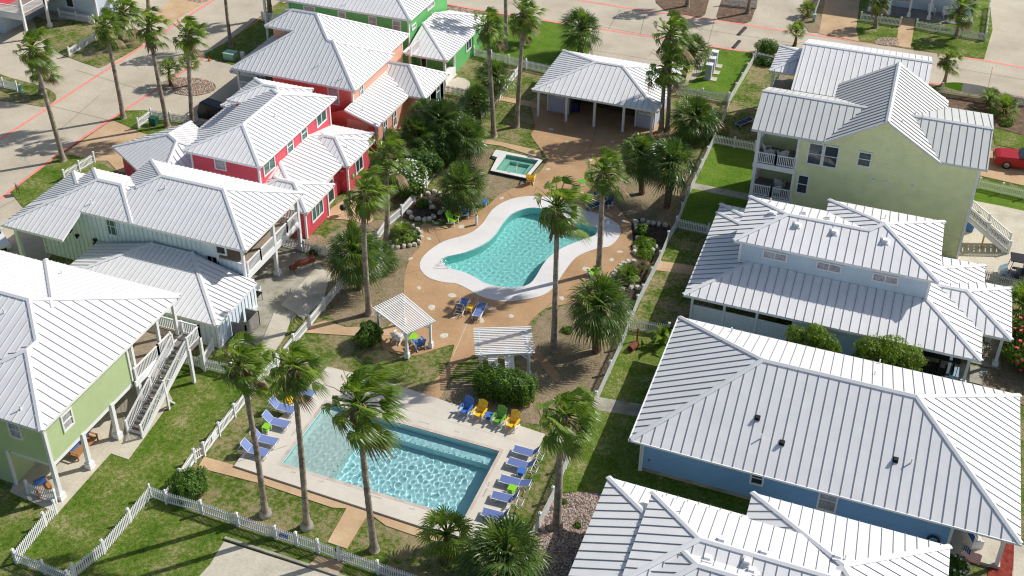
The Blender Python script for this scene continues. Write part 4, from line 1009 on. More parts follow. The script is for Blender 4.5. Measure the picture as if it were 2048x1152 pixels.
mb = M(); mb.lathe((-9.3, 51.3, 1.1), [(.0, 0), (.09, .02), (.09, .1), (0, .12)]); mb.build('hose_bib', X['steel'], g)
mb = M(); c0 = Vector((7.2, 51.2, 1.0)); mb.tube([c0 + Vector((math.cos(a / 8 * math.pi) * .3, 0, math.sin(a / 8 * math.pi) * .3)) for a in range(17)], .07, 6); mb.build('hose_reel', X['black'], g)
for q in ((1515, 836), (1564, 886), (1791, 920)):
    roof_vent(g, q[0], q[1], 4.9 if q[1] < 850 else (4.25 if q[1] < 900 else 4.75), 'black', .135, (0, 1), .49)
for q in ((1522, 877, 4.3), (1822, 926, 4.6), (1463, 663, 3.6), (1749, 750, 4.3), (1759, 727, 4)): vent_pipe(g, *q)

# ---------------- white roofed cottage at the bottom edge
g = wthing('beach_house', (-1, 43, 0), 'cottage at the bottom right edge, only its folded white roofs in view', 'house')
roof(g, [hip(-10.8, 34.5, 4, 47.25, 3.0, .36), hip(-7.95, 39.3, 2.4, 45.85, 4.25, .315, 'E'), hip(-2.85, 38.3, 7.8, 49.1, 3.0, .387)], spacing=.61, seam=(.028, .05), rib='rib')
walls(g, [(-10.2, 35.2, 0, 3.6, 46.6, 3.0), (-2.3, 38.9, 0, 7.2, 48.5, 3.0), (-7.4, 39.8, 3, 0, 45.3, 4.3)], 'paleblue')
for q in ((1414, 1120, 4.9, 1), (1502, 1145, 4.9, 1), (1442, 1083, 4.9, -1), (1527, 1108, 4.9, -1), (1675, 1117, 4.4, -1), (1494, 1123, 4.7, 1)): roof_vent(g, q[0], q[1], q[2], 'white', .22, (0, q[3]), .32)
for q in ((1361, 1022, 4.3), (1690, 1119, 4.3)): vent_pipe(g, *q)

# ---------------- scraps of the houses beyond the roads
g = wthing('beach_house', (-96, 98, 0), 'pink house cut by the top left corner, white porch railing and posts', 'house')
c = P(30, 80)
walls(g, [(c.x - 9, c.y + 1, 2.9, c.x - 2.2, c.y + 12, 7)], 'pink'); walls(g, [(c.x - 9, c.y + 1, 0, c.x - 2.2, c.y + 12, 2.9)], 'paleblue'); M().box(c.x - 2.4, c.y + .5, 2.6, c.x + 1.3, c.y + 12, 2.9).build('porch_deck', X['greywood'], g)
railing(g, (c.x + 1.3, c.y + .5, 2.9), (c.x + 1.3, c.y + 4, 2.9)); railing(g, (c.x + 1.3, c.y + 4, 2.9), (c.x + 1.3, c.y + 8, 2.9)); railing(g, (c.x - 2.4, c.y + .5, 2.9), (c.x + 1.2, c.y + .5, 2.9))
for y in (.6, 4.2, 8): post(g, c.x + 1.3, c.y + y, 0, 6.5, .25)
M().box(c.x - 2.3, c.y + .4, 2.3, c.x + 1.35, c.y + .5, 2.95).build('rim_beam', X['white'], g)
g = wthing('beach_house', (-92, 112, 0), 'white house with one dark window behind the top left palms', 'house')
c = P(80, 22)
walls(g, [(c.x, c.y, 0, c.x + 8.2, c.y + 10, 6.5)], 'paleblue'); window(g, (c.x + 4.6, c.y, 1.7), 'S', .9, .9, 1, 1); trims(g, [(c.x + 8.2, c.y)], 0, 6.5, .2)
walls(g, [(c.x - .02, c.y - .05, 0, c.x + 8.22, c.y, .35)], 'oldslab', 'foundation')
g = wthing('beach_house', (3, 150, 0), 'pale blue house with a white column porch at the top right edge', 'house')
a, b = P(1738, 24), P(1937, 52)
walls(g, [(a.x - .3, a.y + 2.6, 0, b.x, a.y + 12, 7)], 'paleblue')
M().box(a.x - .4, a.y - .3, 0, b.x + .4, a.y + 2.6, .12).build('porch_floor', X['greywood'], g)
for i in range(6): post(g, a.x + (b.x - a.x) * i / 5, a.y, .1, 3.2, .2, True)
M().box(a.x - .4, a.y - .1, 3.0, b.x + .4, a.y + .1, 3.4).build('beam', X['white'], g)
window(g, (a.x + 3.4, a.y + 2.6, 1.6), 'S', 1.2, 1.5, 1, 2, 'curtain')
# ------------------------------------------------------------------ picket fences
def fence(px, label, h=1.0, z=0.0, gate=None, pts=None, group='white picket fences'):
    pts = pts or pp(px)
    root = wthing('picket_fence', (pts[0].x, pts[0].y, 0), label, 'fence', group)
    up = Vector((0, 0, 1))
    for si, (a, b) in enumerate(zip(pts, pts[1:])):
        L = (b - a).length; n = max(1, round(L / 2.3)); d = (b - a) / L; s = Vector((-d.y, d.x, 0))
        for i in range(n + 1):
            if i == n and si < len(pts) - 2: continue
            p = a + (b - a) * i / n; mb = M(); w = .065
            mb.ob(p + up * (z + (h + .12) / 2), d * w, s * w, up * (h + .12) / 2)
            t = z + h + .12
            mb.ob(p + up * (t + .02), d * (w + .02), s * (w + .02), up * .02)
            q = p + up * (t + .04); mb.idx([q - d * w - s * w, q + d * w - s * w, q + d * w + s * w, q - d * w + s * w, q + up * .07], [(0, 1, 4), (1, 2, 4), (2, 3, 4), (3, 0, 4)])
            mb.build('post', X['white'], root)
        for i in range(n):
            p, q = a + (b - a) * i / n, a + (b - a) * (i + 1) / n
            mb = M(); l = (q - p).length; g0 = p + d * .07; g1 = q - d * .07
            for rz in (.22, .78): mb.ob((g0 + g1) / 2 + up * (z + rz * h), (g1 - g0) / 2, s * .018, up * .04)
            k = max(3, int((l - .14) / .135)); 
            for j in range(k):
                c = g0 + (g1 - g0) * ((j + .5) / k) + s * .03
                mb.ob(c + up * (z + h * .5), d * .036, s * .009, up * (h * .5 - .06))
                t = c + up * (z + h - .06)
                mb.idx([t - d * .036 - s * .009, t + d * .036 - s * .009, t + d * .036 + s * .009, t - d * .036 + s * .009, t + up * .07], [(0, 1, 4), (1, 2, 4), (2, 3, 4), (3, 0, 4)])
            isg = gate and si == gate[0] and i == gate[1]
            o = mb.build('gate' if isg else 'picket_panel', X['white'], root)
            if isg:
                M().ob(q - d * .1 + up * (z + .9), d * .05, s * .06, up * .12).build('latch', X['black']).parent = o
    return root
fence([(302, 996), (333.6, 1008), (404.7, 1028.5), (477, 1054), (552, 1079), (594, 1092.5), (636.7, 1106.5), (678, 1122.5), (756, 1149), (860, 1184)], 'long picket fence with a gate along the lawn in front of the rectangular pool', gate=(6, 0))
fence([(302, 996), (261, 1045), (209, 1107.7), (150, 1156), (110, 1205)], 'picket fence running down-left across the front lawn from the gate fence corner')
fence([(113.5, 1028.4), (91.6, 1053), (32.8, 1126.8), (90, 1148.7), (190, 1190)], 'picket fence round the corner of the light green house yard, bottom left')
fence([(57.4, 988.7), (113.5, 1007)], 'short picket fence closing the porch of the light green house')
fence([(333.6, 1008), (391, 925), (410, 912), (440, 872), (500, 798), (555, 733), (620, 656), (677, 586), (712, 548), (773.4, 457.7), (803.5, 433), (853, 376), (926, 275), (998, 202), (1043, 140)], 'longest picket fence, along the left side of both pools up to the back lawn')
fence([(948, 112), (1052, 138), (1108, 151)], 'picket fence between the green house and the pavilion')
fence([(884.4, 186), (936, 196)], 'picket fence between the coral house and the palms', .95)
fence([(1352.7, 190), (1455, 205)], 'picket fence right of the pavilion, below the utility cabinets')
fence([(1504.5, 128), (1458, 207), (1448, 240), (1434, 270), (1425, 290), (1388, 368), (1372, 403), (1352.7, 456), (1335, 486), (1318.5, 526), (1284, 594), (1273.5, 615), (1260, 650), (1242, 697), (1219, 747), (1191, 809), (1158, 877), (1131, 938), (1105, 1001), (1079, 1053), (1058, 1092)], 'picket fence down the right side of the pools, from back road to gravel bed')
fence([(1351.5, 457), (1415.6, 471)], 'picket fence from the pool fence to the pale blue house')
fence([(1256, 661), (1336, 671)], 'picket fence above the rusty drum by the mid blue cottage')
fence([(1427.6, 288), (1508.6, 303.5)], 'picket fence meeting the corner post of the pale yellow house')
fence([(1956, 378), (2047.6, 399), (2120, 415)], 'picket fence right of the yellow house above its white stair')
fence([(1914.6, 551), (2048, 584), (2120, 602)], 'picket fence between the parked golf cart and the pale blue house')
fence([(1508.5, 120), (1548, 129)], 'short picket fence by the round bush and the tan house')
fence([(1720.4, 42.4), (1799.7, 53.5)], 'picket fence left of the front walk of the column-porch house, top right')
fence([(1831, 57.4), (1969.3, 83), (1977.5, 17)], 'picket fence right of the front walk of the column-porch house, turning the corner')
fence([(1446, 11), (1512, 18)], 'picket fence at the top edge between two brown mulch beds')
fence([(1640, 0), (1628, 35)], 'picket fence end by the small palm at the top edge')
fence([(1881.8, 186), (2048, 212), (2150, 229)], 'picket fence behind the green and white surfboard')
fence([(120, 36), (188.7, 49)], 'picket fence in front of the white house, top left')
fence([(139.5, 114), (191.4, 82)], 'picket fence on the dry verge beside the two near palms, top left')
fence([(-20, 170), (35.5, 183)], 'picket fence end at the left edge of the photo')
fence([(277.5, 257.5), (303.5, 238), (380, 250), (437.5, 262)], 'picket fence round the green box near the black covered cart')
fence([(130, 362), (190, 326)], 'picket fence on the verge behind the seafoam house')
fence([(565.6, 494), (653, 515), (705, 526)], 'picket fence between the seafoam patio and the raspberry house')
fence([(355.5, 726), (404.7, 738), (465, 752)], 'picket fence at the foot of the green house stair')
fence([(404.7, 738), (427, 702)], 'short picket fence from the stair fence to the seafoam wall')

# ------------------------------------------------------------------ palms
WIND = Vector((0.90, 0.30, -0.08))
def add_leaf(mb, base, az, el, pet, rad, seg, droop, rnd, wind=.25, spread=1.9, width=1.0, coh=.48):
    d = Vector((math.cos(az) * math.cos(el), math.sin(az) * math.cos(el), math.sin(el)))
    hub = base + d * pet + WIND * wind * .35 * pet + Vector((0, 0, -.12 * pet * pet * math.cos(el)))
    mb.tube([base, (base + hub) / 2 + Vector((0, 0, .06)), hub], [.035, .025, .016], 3, False)
    side = d.cross(Vector((0, 0, 1)))
    if side.length < .1: side = Vector((1, 0, 0))
    side.normalize()
    side = (side + Vector((0, 0, rnd.uniform(-.3, .3)))).normalized()
    nrm = side.cross(d).normalized()
    da = 2 * spread / seg
    for k in range(seg):
        t = -spread + da * (k + .5)
        r = rad * (.62 + .38 * math.cos(t * .75)) * rnd.uniform(.88, 1.08)
        sd = (d * math.cos(t) + side * math.sin(t)).normalized()
        fold = -nrm * (.22 * abs(math.sin(t)))
        sd = (sd + fold).normalized()
        pr = sd.cross(nrm).normalized()
        wv = WIND * wind
        sd = (sd + WIND * wind * .55).normalized(); pr = sd.cross(nrm).normalized()
        p1 = hub + sd * r * coh + wv * .08
        p2 = hub + sd * r * (.78 if coh < .6 else .84) + Vector((0, 0, -droop * .16 * r)) + wv * .32
        p3 = hub + sd * r + Vector((0, 0, -droop * .46 * r)) + wv * .62
        w1 = da * r * coh * .55 * width; w2 = w1 * .62
        tw = nrm * w1 * .35 * (1 if k % 2 else -1)
        i = len(mb.v)
        mb.v += [tuple(hub), tuple(p1 - pr * w1 + tw), tuple(p1 + pr * w1 - tw), tuple(p2 - pr * w2), tuple(p2 + pr * w2), tuple(p3)]
        mb.f += [(i, i + 1, i + 2), (i + 1, i + 3, i + 4, i + 2), (i + 3, i + 5, i + 4)]; mb.m += [mb.mi] * 3
def crown_mesh(kind, seed):
    """unit crown, about 1 m radius; kind tall (wind-blown fan palm), sabal (dense ball) or young"""
    rnd = random.Random(seed); mb = M()
    if kind == 'tall':
        n = 40
        for i in range(n):
            f = i / (n - 1); az = i * 2.39996 + rnd.uniform(-.5, .5)
            el = R_(78 - 122 * f ** .95 + rnd.uniform(-16, 16))
            mb.mi = 1 if rnd.random() < .50 - .35 * f else (2 if f > .93 else 0)
            add_leaf(mb, Vector((0, 0, -.05 - .25 * f)), az, el, rnd.uniform(.30, .76), rnd.uniform(.34, .48), 13, .6 + .8 * f, rnd, .32, 1.4, 1.0, .56)
        mb.mi = 2
        for i in range(5):
            az = rnd.uniform(0, 6.28); el = rnd.uniform(.1, .7)
            d = Vector((math.cos(az) * math.cos(el), math.sin(az) * math.cos(el), math.sin(el)))
            mb.tube([Vector((0, 0, -.1)), d * .6, d * 1.0 + Vector((.1, 0, -.12)), d * 1.22 + Vector((.22, -.05, -.42))], [.014, .011, .008, .004], 3, False)
    elif kind == 'sabal':
        n = 56
        for i in range(n):
            f = i / (n - 1); az = i * 2.39996 + rnd.uniform(-.3, .3)
            el = R_(86 - 128 * f ** .85 + rnd.uniform(-9, 9))
            mb.mi = 1 if rnd.random() < .30 else 0
            add_leaf(mb, Vector((0, 0, -.05 - .12 * f)), az, el, rnd.uniform(.34, .56), rnd.uniform(.42, .56), 17, .55 + .5 * f, rnd, .12, 1.75, .62)
    else:
        n = 26
        for i in range(n):
            f = i / (n - 1); az = i * 2.39996 + rnd.uniform(-.3, .3)
            el = R_(78 - 92 * f + rnd.uniform(-9, 9)); mb.mi = 1 if rnd.random() < .45 else 0
            add_leaf(mb, Vector((0, 0, -.04)), az, el, rnd.uniform(.36, .6), rnd.uniform(.42, .56), 15, .35 + .4 * f, rnd, .12, 1.8, .8)
    me = bpy.data.meshes.new('crown'); me.from_pydata(mb.v, [], mb.f)
    for m in ((X['fan_dark'], X['fan'], X['frond_dry']) if kind == 'sabal' else (X['fan'], X['fan2'], X['frond_dry'])): me.materials.append(m)
    me.polygons.foreach_set('material_index', mb.m); me.update()
    return me
CROWNS = {k: [crown_mesh(k, 40 + i) for i in range(n)] for k, n in (('tall', 5), ('sabal', 5), ('young', 3))}
def skirt_mesh(seed, L=1.0):
    rnd = random.Random(seed); mb = M()
    for i in range(130):
        a = rnd.uniform(0, 6.28); z0 = -rnd.uniform(0, .5) * L; r = .17 + rnd.uniform(0, .1)
        p = Vector((math.cos(a) * .1, math.sin(a) * .1, z0)); q = Vector((math.cos(a) * r * 1.5, math.sin(a) * r * 1.5, z0 - rnd.uniform(.25, .6) * L))
        s = Vector((-math.sin(a), math.cos(a), 0)) * rnd.uniform(.02, .06)
        mb.face([p - s, p + s, q + s * .5, q - s * .5])
    me = bpy.data.meshes.new('frond_skirt'); me.from_pydata(mb.v, [], mb.f); me.materials.append(X['frond_dry']); return me
SKIRTS = [skirt_mesh(i) for i in range(3)]
npalm = 0
def palm(base_px, crown_px, R, kind, label, skirt=0.0, boots=0.0, tr=.215, top=None, collar=False, bow=0.0):
    """R crown radius in metres; skirt length of hanging dead fronds; boots share of trunk with old leaf bases"""
    global npalm
    npalm += 1; rnd = random.Random(npalm * 7)
    B = P(*base_px); T = top if top else top_of(B, *crown_px)
    root = thing('palm_tree', (B.x, B.y, 0), label, 'palm tree', 'sabal palms' if kind == 'sabal' else 'tall fan palms' if kind == 'tall' else 'young palms')
    t = T - B; H = t.z; n = 44
    mb = M(); mb2 = M(); pts, rad = [], []
    R *= (.84 if kind == 'tall' else .97) * rnd.uniform(.92, 1.08); hz = Vector((t.x, t.y, 0)); sd = Vector((rnd.uniform(-1, 1), rnd.uniform(-1, 1), 0)) * .12 + hz * bow
    for i in range(n + 1):
        f = i / n
        p = Vector((t.x, t.y, 0)) * (f * .55 + .45 * f * f) + sd * math.sin(f * math.pi); p.z = H * f - (.05 if i == 0 else 0)
        r = tr * (1.0 - .28 * f) + (tr * .75 * math.exp(-f * H / .45)) + (.012 if i % 2 else 0) + rnd.uniform(-.006, .006)
        if kind == 'sabal': r = tr * (1.15 + .25 * f) + rnd.uniform(-.02, .02)
        pts.append(p); rad.append(r)
    mb.tube(pts, rad, 10)
    mb.build('trunk', X['boots'] if kind == 'sabal' or boots >= 1 else X['trunk'], root, smooth=True)
    if 0 < boots < 1:
        k0 = int(n * (1 - boots)); k0 = min(k0, n - 2); mb2 = M()
        for i in range(int(H * boots * 26)):
            f = (1 - boots) + boots * rnd.random(); j = min(n - 1, int(f * n)); p = pts[j] + (pts[j + 1] - pts[j]) * (f * n - j)
            a = rnd.uniform(0, 6.28); o_ = Vector((math.cos(a), math.sin(a), 0)); s = Vector((-o_.y, o_.x, 0)) * .05
            mb2.face([p + o_ * rad[j] * .9 - s, p + o_ * rad[j] * .9 + s, p + o_ * (rad[j] + .10) + s * .6 + Vector((0, 0, .2)), p + o_ * (rad[j] + .10) - s * .6 + Vector((0, 0, .2))])
        mb2.build('leaf_boots', X['boots'], root)
    if collar: M().lathe((0, 0, 0), [(.36, -.02), (.40, .0), (.37, .3), (.24, .42)]).build('concrete_collar', X['shell'], root, smooth=True)
    cr = bpy.data.objects.new('crown', CROWNS[kind][npalm % len(CROWNS[kind])]); COL.objects.link(cr); cr.parent = root
    cr.location = (T.x - B.x, T.y - B.y, H); cr.scale = (R, R, R * (1.0 if kind != 'sabal' else .95)); cr.rotation_euler = (rnd.uniform(-.12, .12), rnd.uniform(-.12, .12), rnd.uniform(-.35, .35) if kind == 'tall' else rnd.uniform(0, 6.28))
    if skirt:
        sk = bpy.data.objects.new('frond_skirt', SKIRTS[npalm % 3]); COL.objects.link(sk); sk.parent = root
        sk.location = (T.x - B.x, T.y - B.y, H - .15); sk.scale = (1.7, 1.7, skirt)
    return root
def raisez(px, z): return P(px[0], px[1], z)
T_ = 'tall'; Sb = 'sabal'; Y_ = 'young'
palm((127, 322), (62, 92), 2.35, T_, 'tall fan palm at far left, its leaning trunk crossing the road', 2.0)
palm((82, 189), (80, 130), 2.2, T_, 'shorter fan palm on the left verge, its crown tangled below the tall far-left palm', 1.4, .5, .2)
palm((247, 237), (208, 48), 2.2, T_, 'tall bare-trunked fan palm rooted beside the red line left of the green box', 1.4)
palm((335, 254), (296, 48), 2.3, T_, 'tall fan palm with a shaggy skirt and a burlap band, behind the green box fence', 2.6, .3)
palm((385, 262), (374, 62), 2.2, T_, 'tall slim fan palm between the rock island and the black covered cart', 1.8)
palm((343, 172), (338, 137), 1.5, Y_, 'small young palm on the left of the rock island', 0, 1, .13)
palm((381, 172), (377, 126), 1.7, Y_, 'small young palm on the right of the rock island', 0, 1, .15)
palm((241, 84), (243, 20), 2.6, T_, 'broad fan palm on the dry verge behind the tall bare-trunked one', 1.4, .4, .2)
palm((298, 22), (290, -55), 2.0, T_, 'palm at the top edge, only its thin trunk in view, near the brown driveway')
palm((462, 94), (446, -60), 2.1, T_, 'palm with crown out of frame whose tall trunk stands on the shaded green verge', 0, 0, .2)
palm((541, 38), (536, -90), 2.1, T_, 'thick palm trunk cut by the top edge beside the green house porch', 0, .9, .26)
palm((1033, 253), (1047, 22), 2.1, T_, 'tall fan palm with a straight pale trunk beside the shaded path left of the pavilion', 1.6)
palm((988, 273), (974, 48), 2.3, T_, 'tall fan palm left of it, rooted behind the dark sabal clump', 1.2)
palm((1011, 98), (1008, -80), 2.1, T_, 'palm cut by the top edge standing on the back lawn beside the picket fence')
palm((1046, 88), (1050, 42), 1.9, T_, 'short palm on the back lawn behind the taller crown left of the pavilion', .8, .5, .2)
palm((1160, 112), (1164, 56), 3.0, Sb, 'big round sabal palm right behind the pavilion roof', 0, 1, .24)
palm((1322, 264), (1332, 128), 2.4, T_, 'lower of the twin fan palms in front of the right end of the pavilion', 2.2, .2)
palm((1335, 262), (1340, 62), 2.6, T_, 'taller of the twin fan palms in front of the right end of the pavilion', 1.2)
palm((1364.6, 165), (1385, 98), 2.5, Sb, 'sabal palm behind the pavilion, left of the utility cabinets', 0, 1, .22)
palm((1400, 278), (1392, 232), 2.9, Sb, 'sabal palm right of the pavilion, under the picket fence', 0, 1, .24)
palm((1284, 388), (1280, 306), 2.6, Sb, 'left one of the two sabal palms on the dry lawn beside the terrace', 0, 1, .22)
palm((1333, 415), (1343, 320), 3.1, Sb, 'right one of the two sabal palms on the dry lawn, against the picket fence', 0, 1, .24)
palm((1197, 545), (1207, 338), 2.25, T_, 'tall fan palm rooted right of the kidney pool, crown over the blue loungers', 1.5)
palm((1107, 702), (1115, 408), 2.35, T_, 'tall fan palm whose trunk crosses the kidney pool, rooted beside the second pergola', 2.6, .12, .2)
palm((1193, 704), (1199, 606), 3.1, Sb, 'stout sabal palm on the dry bed right of the kidney pool', 0, 1, .25)
palm((1114, 1055), (1126, 826), 2.35, T_, 'fan palm with a ragged brown band on its trunk, rooted in the gravel bed', .5, .0, .24)
palm((893, 1118), (894, 1066), 2.05, Y_, 'low fan palm in front of the lower right corner of the rectangular pool', 0, 1, .2)
palm((1010, 1180), (1010, 1108), 3.0, Sb, 'wide sabal palm at the bottom edge left of the white roofs', 0, 1, .22)
palm((531, 1030), (479, 722), 2.25, T_, 'left-most of the three tall palms before the rectangular pool, leaning left', 1.2, 0, .19, collar=True)
palm((614, 1055), (585, 728), 2.15, T_, 'middle one of the three tall palms before the rectangular pool', 1.6, 0, .19, collar=True)
palm((749, 1100), (716, 800), 2.6, T_, 'right one of the three tall palms, its crown hanging over the rectangular pool', 1.5, 0, .2)
palm((739, 628), (727, 378), 2.35, T_, 'tall fan palm left of the first pergola, crown in front of the raspberry house', 2.4)
palm((773, 484), (770, 302), 2.3, T_, 'tall fan palm behind it, rooted in the stone ringed bed by the picket fence', 1.2)
palm((720, 578), (708, 500), 2.75, Sb, 'sabal palm in front of the patio fence, left of the kidney pool', 0, 1, .22)
palm((776, 540), (757, 516), 2.2, Sb, 'lower sabal palm leaning out on the right of the patio fence sabal', 0, 1, .2)
palm((926, 420), (920, 368), 2.7, Sb, 'sabal palm over the stone ringed pond, above the blue and green chairs', 0, 1, .24)
palm((838, 318), (832, 262), 2.6, Sb, 'left front sabal of the dark clump beside the coral house', 0, 1, .2)
palm((892, 305), (885, 236), 2.7, Sb, 'middle sabal of the dark clump beside the coral house', 0, 1, .2)
palm((936, 322), (930, 268), 2.7, Sb, 'right front sabal of the dark clump, beside the hot tub path', 0, 1, .2)
palm((958, 262), (950, 200), 2.3, Sb, 'rear sabal of the dark clump, against the picket fence', 0, 1, .2)
palm((990, 205), (990, 152), 2.5, Sb, 'sabal palm in front of the green house lawn fence', 0, 1, .2)
palm((856, 275), (850, 225), 2.2, Sb, 'rear left sabal of the dark clump, touching the coral wall', 0, 1, .2)
palm((1589, 92), (1592, 62), 1.5, Y_, 'young palm on the road edge behind the tan house', 0, 1, .14)
palm((1887, 170), (1894, 116), 1.75, T_, 'small fan palm rising beside the surfboard sign', .6, .5, .16)
palm((1750.5, 56), (1756, -8), 1.9, T_, 'palm with a dead frond skirt before the column porch, left one of two', 2.2, .6, .2)
palm((1910.5, 77), (1922, 14), 2.1, T_, 'palm before the column porch, right one of two, rooted by the fence corner', .6, .6, .18)
palm((1979, 212), (1980, 196), 1.3, Y_, 'small sago-like palm left of the bigger one near the red truck', 0, 1, .12)
palm((2008, 232), (2010, 216), 2.0, Y_, 'bushy sago-like palm in the mulch bed above the red truck', 0, 1, .2)
palm((1614, 34), (1614, 18), 1.4, Y_, 'small bright palm by the fence end at the top edge', 0, 1, .12)
palm((1374, 13), (1378, -95), 2.0, T_, 'palm cut by the top edge in the left brown mulch bed', 0, 0, .2)
palm((1495, 27), (1508, -85), 2.0, T_, 'leaning palm cut by the top edge before the mulch bed fence', 0, 0, .2)
palm((2052, 650), (2046, 606), 1.9, Y_, 'palm at the right edge above the pink oleander', 0, 1, .15)
palm((806, 482), (806, 468), 1.35, Y_, 'low palmetto in the small stone ringed bed left of the kidney pool', 0, 1, .1)
palm((1257, 562), (1256, 548), 1.35, Y_, 'low palmetto in the stone edged bed right of the kidney pool', 0, 1, .1)
palm((75, 20), (68, -5), 1.4, Y_, 'shaded low palm against the pink house porch', 0, 1, .12)

# ------------------------------------------------------------------ shrubs and small trees
def clump(mb, c, rx, ry, rz, n, leaf, rnd, box=False, shell=.55, mats=(0, 1)):
    for _ in range(n):
        while True:
            v = Vector((rnd.uniform(-1, 1), rnd.uniform(-1, 1), rnd.uniform(-1, 1)))
            l = (abs(v.x) ** 4 + abs(v.y) ** 4 + abs(v.z) ** 4) ** .25 if box else v.length
            if shell < l <= 1 + .07 * math.sin(v.x * 9 + v.y * 7) : break
        if not box: v *= 1 + .10 * math.sin(v.x * 4.3 + c[2] * 3 + n) + .09 * math.sin(v.y * 5.1 + v.z * 3.7 + n * .7)
        p = Vector((c[0] + v.x * rx, c[1] + v.y * ry, c[2] + v.z * rz))
        nrm = (v.normalized() + Vector((rnd.uniform(-.8, .8), rnd.uniform(-.8, .8), rnd.uniform(-.3, .9)))).normalized()
        a = nrm.cross(Vector((rnd.uniform(-1, 1), rnd.uniform(-1, 1), .1))).normalized(); b = nrm.cross(a); s = leaf * rnd.uniform(.7, 1.3)
        mb.mi = mats[0] if rnd.random() < .62 else mats[1]
        mb.face([p - a * s, p + b * s * .5, p + a * s, p - b * s * .5])
def shrub(px, r, h, label, seed, ry=None, n=1500, leaf=.07, box=False, cat='bush', flowers=None, mats=('leaf', 'leaf2'), name='round_bush', nf=60):
    B = P(*px); rnd = random.Random(seed); ry = ry or r
    root = thing(name, (B.x, B.y, 0), label, cat)
    mb = M(); clump(mb, (0, 0, h * .52), r, ry, h * .5, int(n * 2.0), leaf * 1.15, rnd, box, .66)
    mb.build('foliage', [X[mats[0]], X[mats[1]]], root)
    core = M(); core.lathe((0, 0, 0), [(r * .12, 0), (r * .50, h * .14), (r * .64, h * .5), (r * .48, h * .78), (.01, h * .88)], 12)
    if ry != r: core.v = [(x, y * ry / r, z) for x, y, z in core.v]
    core.build('branches', X[mats[0]], root)
    if flowers:
        mb = M()
        for _ in range(nf):
            v = Vector((rnd.uniform(-1, 1), rnd.uniform(-1, 1), rnd.uniform(-.2, 1))).normalized(); p = Vector((v.x * r, v.y * ry, h * .52 + v.z * h * .5)) * 1.02
            s = .055 if flowers == 'whiteflower' else .10
            mb.ob(p, Vector((s, 0, 0)), Vector((0, s, 0)), Vector((0, 0, s * .6)))
        mb.build('blossom', X[flowers], root)
    return root
shrub((741, 688), 1.0, 1.75, 'round clipped bush beside the first pergola', 1, n=2400)
shrub((1009, 793), 2.15, 2.05, 'large boxy clipped hedge below the second pergola', 2, ry=1.0, n=5200, box=True, name='clipped_hedge', cat='hedge')
shrub((381, 985), 1.2, 1.45, 'round clipped bush at the corner of the front fence', 3, n=2600)
shrub((1533, 109), 1.25, 1.7, 'round bush behind the tan house by the back road', 4, n=1500)
shrub((1530, 128), 1.0, .8, 'low dark shrub inside the short fence by the tan house', 5, n=800, mats=('leaf', 'leaf'))
shrub((812, 388), 1.9, 3.0, 'white flowering oleander by the picket fence below the sabal clump', 6, n=5200, leaf=.10, flowers='whiteflower', nf=260, name='oleander')
shrub((846, 352), 1.7, 2.6, 'dark unflowered oleander behind the white flowering one', 7, n=3600, leaf=.10, mats=('leaf', 'leaf'), name='oleander')
shrub((872, 318), 2.3, 3.3, 'dark broad shrub filling the middle of the sabal clump', 61, n=4200, leaf=.10, mats=('leaf', 'fan_dark'))
shrub((842, 300), 1.9, 3.2, 'dark broad shrub against the coral house wall', 62, n=3200, leaf=.10, mats=('leaf', 'fan_dark'))
shrub((905, 290), 1.9, 3.0, 'dark broad shrub at the rear of the sabal clump', 63, n=3000, leaf=.10, mats=('leaf', 'fan_dark'))
shrub((2062, 720), 1.9, 2.6, 'pink flowering oleander at the right edge', 8, ry=3.0, n=5200, leaf=.10, flowers='pinkflower', nf=80, name='oleander')
shrub((1290, 492), .85, .6, 'low bright green shrub in the right stone edged bed, upper one', 9, n=900, mats=('leaf2', 'leaf2'))
shrub((1291, 512), .7, .55, 'low bright green shrub in the right stone edged bed, lower one', 10, n=700, mats=('leaf2', 'leaf2'))
shrub((1284, 470), .6, 1.0, 'narrow bright shrub at the top of the right stone edged bed', 11, n=600, mats=('leaf2', 'leaf'))
shrub((846, 412), .6, .6, 'small leafy plant beside the pond in the left bed', 12, n=450)
shrub((826, 478), .55, .5, 'small shrub right of the palmetto in the left ringed bed', 13, n=400)
shrub((706, 470), .5, 1.6, 'thin sapling left of the tall palm by the patio fence', 14, n=320, mats=('leaf2', 'citrus'))
shrub((1453, 285), .6, .7, 'small leafy plant by the yellow house corner', 15, n=300)
shrub((1437, 266), .7, .9, 'red flowering shrub behind the right sabal by the fence', 16, n=700, flowers='pinkflower', nf=24)
shrub((690, 340), 1.2, 2.4, 'slim dark shrub at the patio of the raspberry house', 17, n=1400, mats=('leaf', 'leaf'))
shrub((632, 505), .5, .5, 'small dark plant at the foot of the raspberry wing', 18, n=350, mats=('leaf', 'leaf'))
shrub((1905, 1142), .8, .8, 'flowering plant under the American flag', 19, n=800, flowers='whiteflower', nf=30)
shrub((2012, 250), .6, .4, 'low green tuft below the big sago-like palm', 20, n=300)
shrub((1128, 1005), .25, .2, 'tiny weed in the gravel bed, left one', 21, n=60)
shrub((1155, 1053), .25, .2, 'tiny weed in the gravel bed, right one', 22, n=60)
shrub((1134, 662), .45, .2, 'small green tuft on the dry bed left of the stout sabal', 23, n=160)
